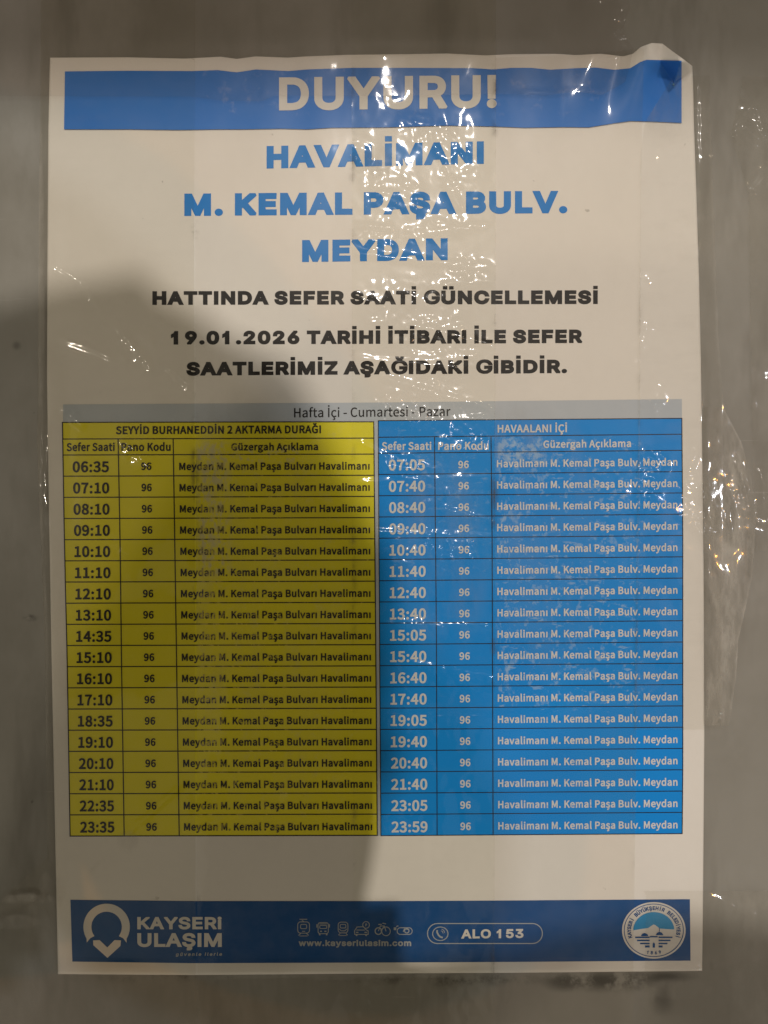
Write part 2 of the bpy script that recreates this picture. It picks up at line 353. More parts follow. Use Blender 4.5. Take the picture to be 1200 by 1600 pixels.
# ------------------------------------------------------------------ lettering: outlines of the printed typefaces
FONT_DATA = {}
FONT_DATA['BLACK'] = ''' 144
.191;83,-2 98,-3 123,2 144,13 162,36 167,61 161,89 144,111 121,124 96,128 70,124 48,110 31,89 26,61 33,34 49,13 70,1
0389;173,-3 205,-4 243,2 279,16 304,35 326,60 342,88 355,123 363,166 364,211 360,257 350,295 333,330 309,360 284,380 253,395 216,403 175,403 145,398 112,384 87,366 64,340 47,312 34,275 27,234 25,189 30,143 40,105 56,70 79,41 104,20 137,5;183,105 173,109 165,116 157,126 151,141 144,179 144,221 150,256 163,281 178,293 188,296 200,296 213,293 222,287 230,277 237,264 242,247 245,227 246,179 238,141 226,117 218,110 208,105 195,104
1389;124,1 244,1 244,398 242,400 149,400 123,342 52,299 52,185 123,220
2389;37,1 352,1 351,108 235,108 232,110 281,155 313,191 333,221 344,251 346,271 345,289 337,322 329,338 316,355 290,377 263,392 233,401 200,404 162,402 132,394 104,382 80,365 60,342 49,322 42,299 34,236 36,234 152,234 158,281 167,291 180,295 200,296 217,292 227,284 229,274 223,258 202,235 37,82
6389;173,-3 202,-4 230,-1 258,6 281,17 303,33 321,50 336,72 347,98 351,123 351,153 345,184 333,209 317,229 296,248 270,261 238,272 307,358 298,381 288,399 285,400 200,400 195,398 77,247 55,211 42,179 37,148 39,115 47,85 63,57 83,35 109,17 139,4;179,105 165,113 157,125 155,143 159,156 171,166 187,171 207,170 222,163 231,153 234,143 233,128 228,118 220,110 210,105 194,103
9389;101,1 193,1 303,140 326,175 339,201 348,228 352,259 350,287 342,314 330,337 311,360 288,378 265,391 235,400 202,404 169,403 136,395 109,383 83,365 63,344 48,317 39,287 37,256 41,226 53,197 71,172 93,153 119,139 150,127 81,42;179,231 165,239 157,251 155,269 160,281 172,292 187,297 205,296 220,290 229,281 234,269 233,254 229,244 221,236 210,231 194,229
A409;-16,1 111,0 114,2 149,90 152,92 258,92 298,0 425,1 255,400 152,399;195,200 202,221 205,223 213,201
B392;34,1 210,0 258,4 288,11 311,21 334,37 351,54 367,84 374,117 372,145 365,170 354,191 336,211 348,228 355,246 359,266 358,292 353,314 344,334 332,352 316,367 298,379 278,388 255,395 232,399 35,400;157,109 154,112 154,148 157,149 215,149 230,147 247,139 255,127 255,122 252,117 235,111 215,109;157,256 154,259 154,289 157,291 220,291 234,287 240,279 240,271 237,267 222,258 207,256
C432;201,-3 245,-4 286,3 324,17 356,38 381,62 400,90 409,113 427,174 425,175 308,175 306,174 292,138 283,126 266,114 240,107 215,106 192,111 172,122 156,138 145,158 140,181 139,206 142,234 151,254 162,270 177,282 195,290 215,294 235,294 255,290 271,284 283,275 291,264 306,225 425,225 427,227 403,302 391,325 375,345 351,366 326,381 296,394 263,402 225,404 180,400 139,388 102,368 71,341 46,307 32,277 22,237 20,189 25,146 37,110 57,75 86,44 119,21 159,5
D426;34,1 200,0 250,6 283,15 311,27 333,42 356,62 379,92 394,125 404,165 406,211 402,246 390,287 374,317 348,347 325,365 303,378 275,389 242,396 194,400 35,400;157,109 154,112 154,289 157,291 212,290 235,286 250,279 263,270 273,259 281,244 285,228 288,206 287,183 284,165 276,148 260,128 235,115 202,109
E364;34,1 342,1 341,108 157,109 154,112 154,145 157,148 326,148 326,256 156,256 154,259 154,289 157,291 339,292 340,398 338,400 35,400
F357;34,1 154,1 155,143 316,143 320,145 320,249 319,251 157,251 154,254 154,289 157,291 336,292 337,398 336,400 35,400
G448;229,-4 271,-4 311,2 351,16 383,34 409,57 431,86 445,118 452,150 452,237 237,237 232,235 232,145 234,142 339,142 328,123 311,108 287,98 261,93 234,93 210,97 186,107 168,121 152,139 142,161 136,187 135,219 140,251 149,274 163,293 181,308 202,319 226,325 250,326 274,323 295,316 312,307 326,293 351,249 457,249 459,251 444,301 436,320 420,345 399,368 372,389 343,404 309,416 274,422 231,423 184,416 144,402 104,379 74,349 49,312 36,280 27,235 27,184 36,139 50,105 75,68 106,38 144,16 186,2
H437;34,1 154,1 154,148 157,150 280,150 283,148 283,1 403,1 403,398 402,400 285,400 283,398 283,259 280,258 155,259 154,399 35,400
I188;34,1 154,1 154,398 152,400 38,400 34,398
K400;34,1 154,1 154,127 169,141 286,1 383,1 394,21 402,42 401,44 257,218 400,352 394,377 381,400 283,400 157,282 154,287 154,399 35,400
L344;34,1 331,1 331,108 154,110 154,398 152,400 38,400 34,398
M520;34,1 152,0 152,130 154,135 216,1 303,0 366,137 367,1 485,0 485,400 359,400 260,183 162,400 35,400
N442;34,1 155,1 155,185 157,190 296,1 408,1 407,400 288,399 288,213 285,210 146,398 144,400 35,400
P383;34,1 154,1 154,117 156,120 222,121 265,128 288,137 306,146 323,160 338,175 351,196 362,223 367,251 366,276 360,304 350,327 334,350 316,367 295,380 275,389 255,394 230,399 35,400;157,228 154,231 155,292 220,290 235,285 244,276 247,264 246,251 242,241 235,235 212,229
R386;34,1 154,1 154,125 157,128 190,127 270,0 367,1 387,37 312,155 339,180 357,211 366,246 366,284 361,307 351,329 336,350 318,367 302,377 280,387 258,394 232,398 202,400 35,400;157,236 154,239 155,292 220,290 237,285 245,276 247,266 246,254 242,246 235,241 210,237
S384;166,-5 203,-6 239,-2 272,6 302,20 327,38 344,56 358,81 365,104 367,127 364,149 358,170 347,187 332,205 312,220 287,233 261,243 365,244 367,245 358,301 352,321 334,349 307,374 274,391 236,401 203,404 163,402 130,396 100,384 75,368 53,346 38,324 30,298 28,276 30,256 37,233 47,215 61,200 82,184 105,172 130,162 123,160 13,160 20,107 29,79 37,64 49,47 62,35 80,22 100,12 123,3;183,104 158,109 143,118 140,124 133,160 135,161 216,140 236,133 247,127 247,122 244,118 229,109 208,104;244,248 168,267 150,275 147,278 148,281 158,289 178,295 203,295 224,291 234,287 240,281 247,250 247,248
T386;134,1 253,1 253,289 254,291 257,291 373,292 373,399 14,400 14,292 133,291
U437;194,-4 227,-5 258,-3 285,3 311,13 336,26 356,42 374,61 387,82 399,112 403,140 403,397 402,400 285,400 283,397 282,140 275,126 262,115 245,108 220,105 197,107 177,114 163,125 155,140 153,400 35,400 34,145 36,122 43,97 53,76 65,59 82,41 101,27 124,14 144,6 169,-1
V409;154,1 255,0 258,2 424,399 298,400 296,398 207,179 205,176 111,400 -15,400 -16,398
Y404;142,1 261,1 262,148 269,150 264,160 265,163 407,360 386,400 293,400 291,398 202,274 111,400 15,399 -4,360 140,160 136,150 142,148
Z378;85,-9 86,-10 96,0 360,1 359,108 190,110 358,322 358,398 356,400 298,400 296,401 291,410 281,400 21,400 20,292 185,291 187,291 188,289 21,77 21,1 81,0
Ü437;194,-4 227,-5 258,-3 285,3 311,13 336,26 356,42 374,61 387,82 399,112 403,140 403,397 402,400 285,400 283,397 282,140 275,126 262,115 245,108 220,105 197,107 177,114 163,125 155,140 153,400 35,400 34,145 36,122 43,97 53,76 65,59 82,41 101,27 124,14 144,6 169,-1;77,435 78,433 194,433 197,435 196,529 77,529;241,435 242,433 359,433 361,435 360,529 241,529
Ğ448;229,-4 269,-4 303,1 340,11 370,26 399,47 420,70 438,99 448,129 453,161 452,237 234,237 232,235 232,145 234,142 339,142 330,126 317,112 298,101 277,95 253,92 229,93 205,99 186,107 170,118 156,134 145,153 138,174 134,200 135,224 138,247 147,270 159,288 175,304 194,316 216,323 237,326 261,325 282,321 301,314 315,304 327,292 351,249 457,249 459,251 438,315 427,336 410,357 388,377 364,394 338,406 308,416 307,418 333,440 347,461 354,482 359,525 269,525 263,496 255,489 245,488 234,489 226,495 221,523 218,525 130,525 135,482 142,461 156,440 182,418 182,416 154,407 133,397 107,380 88,365 72,347 55,323 44,301 33,270 26,219 27,184 31,161 45,115 66,78 96,46 133,21 176,4 200,-1
İ188;34,1 154,1 154,398 152,400 38,400 34,398;35,433 154,433 154,529 35,529
Ş384;128,-91 130,-92 216,-91 241,-86 264,-74 278,-58 287,-38 289,-13 284,10 314,28 335,45 352,68 363,96 366,119 365,144 359,167 349,184 335,202 316,217 292,231 262,242 269,244 367,245 360,295 354,316 339,343 314,368 284,386 251,398 213,404 178,404 145,399 110,388 82,373 59,353 42,330 32,306 28,283 30,258 35,237 47,216 62,199 81,184 105,172 132,162 125,160 14,160 12,157 23,93 30,76 40,58 56,40 77,24 100,12 128,1;191,103 160,108 143,118 140,124 133,159 135,161 216,140 236,133 248,126 244,118 231,110 213,105;246,247 171,266 153,274 147,278 147,280 158,289 178,295 203,295 224,291 234,287 241,280 247,250'''
FONT_DATA['GEO'] = ''' 144
!186;76,-1 92,-3 114,0 135,13 148,32 152,53 147,75 133,93 114,105 92,109 71,104 52,93 38,75 33,53 38,29 52,12;45,113 49,111 136,111 139,113 144,397 142,400 44,400 41,397
.179;73,-1 90,-3 112,0 133,13 146,32 150,53 146,75 131,94 112,105 90,108 69,105 50,93 36,75 31,53 36,29 50,12
1385;137,2 141,0 233,0 235,2 235,398 233,400 157,399 135,343 60,297 60,211 62,208 135,245 137,243
3385;153,-2 183,-5 213,-3 243,3 267,11 291,25 308,38 324,57 336,79 344,103 345,130 341,155 332,179 316,202 297,219 273,234 243,244 329,333 329,398 327,400 51,400 47,398 48,313 184,312 115,241 116,172 183,171 210,167 224,162 235,154 242,147 246,136 247,114 244,106 237,98 216,87 186,83 159,86 137,96 128,109 118,139 23,138 29,98 34,79 44,60 57,44 75,28 98,14 124,4
5385;157,-2 188,-5 215,-3 244,4 266,13 288,26 308,44 322,63 334,84 343,122 344,144 341,165 336,184 328,203 306,233 277,257 242,272 201,279 177,278 152,273 150,274 150,276 155,312 323,313 325,317 325,398 323,400 74,400 70,398 42,179 44,177 120,170 142,182 158,188 179,191 198,191 215,186 230,176 240,163 245,149 246,125 242,114 236,103 217,89 193,83 169,85 147,96 137,109 131,138 36,138 44,85 54,63 66,46 82,30 104,16 128,5
6385;163,-2 193,-5 223,-2 247,4 274,16 294,30 313,49 329,73 337,95 342,125 340,157 333,184 318,211 296,234 272,250 245,260 211,266 293,371 288,386 280,400 201,400 199,398 82,244 60,206 47,174 42,144 44,111 51,84 66,57 85,35 109,17 136,4;174,84 155,94 142,111 138,133 142,155 154,171 172,181 196,183 218,179 233,168 243,152 246,130 242,111 231,96 215,85 196,82
8385;158,-2 192,-5 228,-2 257,5 286,17 309,32 329,52 343,76 350,100 351,130 343,160 329,184 305,209 304,211 323,236 334,266 336,298 329,328 312,355 287,377 257,393 222,403 192,405 163,403 133,395 108,385 85,369 68,350 55,328 49,306 48,279 52,255 62,233 79,211 79,209 65,196 53,182 38,151 33,117 35,98 39,82 56,52 81,27 100,15 119,7;171,84 146,92 137,100 132,109 130,119 133,133 137,141 146,150 171,160 200,162 228,156 238,149 247,141 252,130 254,117 250,106 241,95 228,88 211,83 192,82;182,249 160,256 147,268 144,276 144,287 146,295 151,304 165,314 187,318 211,316 230,307 237,298 240,287 239,274 233,264 225,257 211,251 198,249
9385;102,2 107,0 185,1 297,149 317,181 332,211 340,238 342,265 339,295 332,319 318,343 299,365 277,382 253,394 223,402 193,405 161,402 131,394 104,380 81,362 63,340 51,316 43,284 43,251 50,219 64,192 83,170 111,151 139,140 172,135 92,29 90,27;174,219 155,228 142,246 138,268 142,289 155,306 172,315 196,318 218,313 233,303 243,287 246,265 242,244 231,230 215,220 196,217
A405;-5,2 -3,0 97,0 100,2 137,97 140,98 265,98 268,97 306,3 308,0 406,0 410,2 246,400 157,400;173,186 200,261 203,262 232,186
B387;39,2 42,0 207,0 256,4 285,11 307,21 329,36 345,54 355,73 362,92 365,113 363,138 359,157 350,176 337,193 318,211 334,229 344,249 349,273 348,297 343,319 335,338 324,354 304,372 288,382 269,390 228,399 42,400 39,398;139,87 137,92 137,157 139,160 212,160 231,157 253,147 261,139 266,130 268,119 266,108 258,99 245,92 215,88;139,246 137,249 137,308 139,313 223,311 239,305 251,292 253,278 250,268 242,258 228,250 207,246
D423;39,2 42,0 188,0 223,2 247,6 280,15 310,29 334,47 356,68 378,102 390,135 398,178 398,224 390,265 378,297 358,330 334,354 311,371 291,381 261,392 237,397 191,400 42,400 39,398;139,87 137,92 137,311 139,313 210,311 231,307 253,299 269,288 283,273 292,257 299,235 302,208 301,181 297,159 289,138 280,124 267,111 253,102 237,95 201,88
E358;39,2 42,0 331,1 331,87 139,87 137,92 137,157 139,158 316,159 315,246 139,246 137,249 137,311 139,313 329,313 329,400 42,400 39,398
H434;39,2 42,0 136,0 137,157 139,160 293,160 297,159 297,2 299,0 394,0 394,400 299,400 297,398 297,249 293,248 139,248 137,251 136,400 42,400 39,398
I177;39,2 42,0 134,0 137,2 136,400 42,400 39,398
K395;39,2 42,0 136,0 138,130 166,156 169,156 293,0 377,0 380,2 392,27 391,29 238,222 390,368 387,384 377,400 288,399 139,255 137,260 136,400 42,400 39,398
L338;39,2 42,0 321,1 321,87 139,87 138,89 136,400 42,400 39,398
M520;39,2 42,0 131,0 135,2 136,194 223,0 296,0 383,195 384,2 388,0 480,1 480,399 372,400 369,398 261,146 150,400 42,400 39,398
O447;190,-2 235,-4 270,0 308,12 341,30 367,52 392,83 408,114 419,152 423,198 419,244 410,279 392,317 367,348 340,370 308,388 267,401 224,405 181,401 148,392 113,374 82,350 56,318 40,287 28,247 24,201 28,155 39,114 56,82 80,51 113,25 151,7;202,87 181,93 163,103 148,117 135,136 127,156 122,176 121,206 124,230 128,249 137,269 151,287 165,298 181,307 202,313 224,315 246,313 267,307 284,298 300,283 312,266 321,244 325,222 326,193 323,168 317,147 309,130 297,114 281,101 265,92 246,87 224,85
P378;39,2 42,0 136,0 137,127 139,129 218,129 261,137 279,143 299,154 317,167 332,184 345,206 353,230 357,257 356,287 349,314 339,333 326,352 305,371 285,383 269,389 226,399 42,400 39,398;139,216 137,219 137,311 139,313 201,313 220,311 239,304 253,292 259,276 259,254 253,238 242,226 228,220 212,217
R382;39,2 42,0 136,0 137,135 139,137 193,137 277,0 361,0 364,2 376,24 295,157 323,178 340,200 352,227 358,260 356,289 347,322 331,348 310,369 291,381 272,389 228,399 42,400 39,398;139,225 137,227 137,311 139,313 220,311 242,304 255,292 260,276 259,257 254,243 245,234 231,228 212,225
S380;154,-4 190,-6 228,-4 260,3 285,13 311,29 331,48 347,72 355,96 357,126 351,156 338,180 317,202 293,217 266,229 155,260 138,269 131,278 130,286 132,294 147,307 171,316 201,317 225,312 244,302 252,291 260,261 355,262 347,313 339,332 327,351 309,368 290,381 266,393 241,400 209,404 168,404 136,398 106,387 82,373 60,353 45,332 35,305 33,275 39,248 51,224 69,205 92,189 122,176 239,143 253,134 260,126 260,118 258,108 252,101 241,93 214,84 182,82 152,88 132,99 123,113 117,143 19,142 24,102 29,86 39,64 52,45 73,26 95,13 122,3
U434;183,-3 218,-6 247,-4 275,1 302,10 326,22 350,40 367,59 380,80 390,105 395,135 395,397 394,400 299,400 297,397 297,148 295,132 285,111 269,96 247,87 218,84 188,87 166,96 149,110 139,132 137,148 136,400 42,400 39,397 40,137 41,118 48,94 57,75 68,59 82,42 98,29 136,8 161,1
Y399;150,2 154,0 246,0 248,2 249,160 397,373 384,399 300,400 200,254 100,400 19,400 14,398 2,373 150,159
a335;112,-4 135,-6 162,-5 184,0 205,8 207,2 211,0 298,0 302,2 302,199 298,229 290,254 274,275 255,292 233,303 200,311 162,314 124,309 93,300 67,286 47,267 35,251 13,210 91,189 57,174 43,163 32,151 24,137 19,121 17,86 25,56 35,40 46,28 59,17 76,8;138,80 124,83 115,88 112,94 113,103 124,109 140,114 205,122 206,116 203,105 197,97 187,88 165,81;113,194 112,197 118,208 127,217 140,224 154,228 176,229 192,225 202,218 206,208 200,205
c340;148,-3 179,-6 211,-3 241,5 267,18 288,35 304,54 315,72 330,110 328,113 238,133 227,105 217,92 200,83 179,80 162,81 149,86 135,96 126,108 120,124 116,140 116,159 118,178 123,194 130,206 139,216 152,224 165,227 181,228 195,226 208,222 224,208 238,178 330,200 311,243 290,272 273,286 257,296 219,309 187,314 152,312 119,305 95,293 70,276 49,252 34,227 24,197 19,162 21,127 29,94 43,64 62,40 89,18 119,4
e347;150,-3 181,-6 214,-3 244,4 271,17 292,33 308,51 318,67 332,102 329,105 280,116 329,118 328,167 326,194 318,221 307,246 288,270 265,289 241,302 208,311 176,314 141,311 111,302 87,289 64,270 46,248 32,221 22,189 19,154 22,118 32,86 45,62 65,37 89,18 119,4;170,81 154,84 139,91 128,102 120,116 237,116 226,97 214,87 195,81;124,202 133,213 146,222 160,227 176,228 192,227 206,222 217,213 224,202 222,201
g363;142,-102 170,-104 200,-103 230,-98 254,-91 276,-80 292,-68 307,-53 319,-34 326,-13 329,12 329,307 328,310 238,310 235,310 235,302 233,299 211,308 187,313 154,313 127,309 97,297 73,281 51,258 35,231 26,207 20,174 20,139 26,107 35,81 51,56 68,39 90,23 90,20 21,-15 46,-52 70,-75 103,-92;160,-18 146,-15 133,-8 119,5 116,11 149,4 179,4 206,7 234,17 232,6 229,-2 214,-13 189,-19;160,90 138,100 129,109 122,120 116,150 118,182 129,207 146,222 168,228 195,226 215,215 224,204 229,193 235,163 232,131 222,109 208,96 187,90
i163;34,2 38,0 125,0 129,2 129,308 127,310 105,311 119,319 130,330 135,338 139,360 135,379 122,396 103,407 89,410 81,411 62,408 43,397 29,379 25,360 29,338 34,330 43,320 58,311 35,310 34,308
k329;34,2 36,0 128,0 129,108 133,113 234,0 320,1 332,29 207,173 323,278 318,295 309,310 228,310 131,222 129,224 128,400 36,400 34,398
l180;99,1 136,-1 186,6 168,85 166,87 131,84 129,87 129,399 36,400 34,396 35,66 42,41 56,22 68,12
m506;34,2 36,0 128,0 130,200 134,211 144,221 158,227 171,229 193,224 202,216 205,208 205,2 209,0 298,0 301,2 301,203 306,213 315,222 326,227 342,229 355,227 366,223 373,216 376,208 377,2 380,0 472,1 472,208 467,241 456,265 440,284 423,297 399,308 372,314 345,315 315,310 288,298 266,283 236,304 217,311 201,314 182,315 163,313 144,308 128,300 127,308 125,310 36,310 34,308
n351;34,2 36,0 128,0 130,195 136,208 147,219 160,225 179,228 196,226 206,221 215,213 221,200 223,1 317,1 316,213 312,233 304,254 291,273 278,287 262,297 244,306 206,314 185,314 163,311 128,299 127,308 125,310 36,310 34,308
o355;148,-3 179,-6 211,-3 238,4 266,18 288,35 307,56 321,81 331,110 336,146 334,181 327,213 316,238 298,263 276,284 252,298 222,309 187,314 152,312 119,305 95,293 70,276 49,252 34,227 24,197 19,162 21,127 29,94 43,64 62,40 89,18 119,4;170,80 157,83 146,87 135,96 128,105 118,132 116,167 125,197 139,216 149,222 160,226 187,228 200,225 211,220 228,202 238,175 239,140 232,113 226,102 217,92 198,83
r234;34,2 36,0 128,0 129,189 131,200 141,215 160,223 182,225 229,222 228,313 169,314 150,310 128,302 125,310 36,310 34,308
s316;125,-3 155,-6 185,-4 212,1 237,10 255,21 274,37 287,56 295,75 297,91 296,113 291,132 283,146 269,161 254,173 234,182 214,189 301,208 283,251 266,275 242,295 209,308 182,313 150,314 123,310 96,302 74,291 55,276 42,259 32,238 29,221 29,205 33,186 39,173 48,159 61,147 77,136 98,127 99,124 15,108 26,67 40,43 63,20 90,6;144,80 128,85 119,91 114,100 107,123 185,106 196,101 200,97 196,89 182,83 163,80;204,191 142,205 128,211 125,216 133,224 147,229 166,230 182,227 190,223 199,213 210,192
u351;130,-1 158,-4 179,-2 201,3 223,12 225,0 317,1 317,310 222,310 222,131 221,115 215,102 204,91 190,85 171,83 155,85 142,91 135,99 130,112 128,310 35,310 34,115 39,77 53,48 74,24 101,7
v335;126,2 130,0 206,0 209,2 340,308 339,310 239,310 236,308 168,141 98,310 -5,309
w473;105,2 110,0 189,1 235,144 237,148 286,0 367,1 472,308 470,310 373,310 370,308 327,168 324,166 281,308 278,310 197,310 194,308 148,163 102,310 2,309
y335;59,-98 98,-100 132,-93 160,-77 183,-52 197,-25 340,308 339,310 239,310 236,308 168,141 98,310 -2,310 -5,309 116,24 107,-1 98,-12 84,-14 49,-9 47,-11 24,-87 25,-90
Ü434;183,-3 218,-6 247,-4 275,1 302,10 326,22 350,40 367,59 380,80 390,105 395,135 395,397 394,400 299,400 297,397 297,148 295,132 285,111 269,96 247,87 218,84 188,87 166,96 149,110 139,132 137,148 136,400 42,400 39,397 40,137 41,118 48,94 57,75 68,59 82,42 98,29 136,8 161,1;82,435 177,435 178,508 81,508 80,438;258,435 353,435 354,508 257,508 256,438
ü351;130,-1 158,-4 179,-2 201,3 223,12 225,0 315,0 318,1 318,310 263,310 258,313 270,321 283,337 287,359 283,378 277,388 269,397 252,407 231,410 212,407 204,403 193,396 185,387 180,378 177,367 163,391 157,397 141,406 120,410 98,406 82,396 74,387 68,378 64,359 69,337 81,321 93,312 36,310 34,307 34,112 39,77 53,48 74,24 101,7;155,85 144,90 137,96 132,104 129,115 129,305 131,307 147,313 159,321 171,337 174,347 177,350 180,337 193,320 222,305 222,123 216,104 209,95 201,89 179,83
İ177;39,2 42,0 134,0 137,2 136,400 42,400 39,398;40,436 136,435 137,509 40,509
Ş380;137,-96 141,-99 212,-98 236,-93 255,-83 271,-64 277,-42 275,-18 265,4 298,20 325,42 344,67 355,99 357,131 351,158 336,182 317,202 293,217 266,229 155,260 139,269 131,277 130,285 132,293 146,307 168,315 198,317 225,312 245,302 252,291 258,264 260,262 355,263 346,315 339,333 327,350 309,368 290,381 266,393 241,400 209,404 168,404 136,398 106,387 82,373 60,353 45,331 35,304 33,274 39,247 50,226 70,204 95,188 122,176 239,143 254,134 260,126 260,117 258,108 252,101 241,93 214,84 182,82 152,88 133,99 123,112 117,143 19,142 25,101 30,82 39,63 52,45 68,30 92,15 114,5 148,-4 144,-26 138,-26 137,-29'''
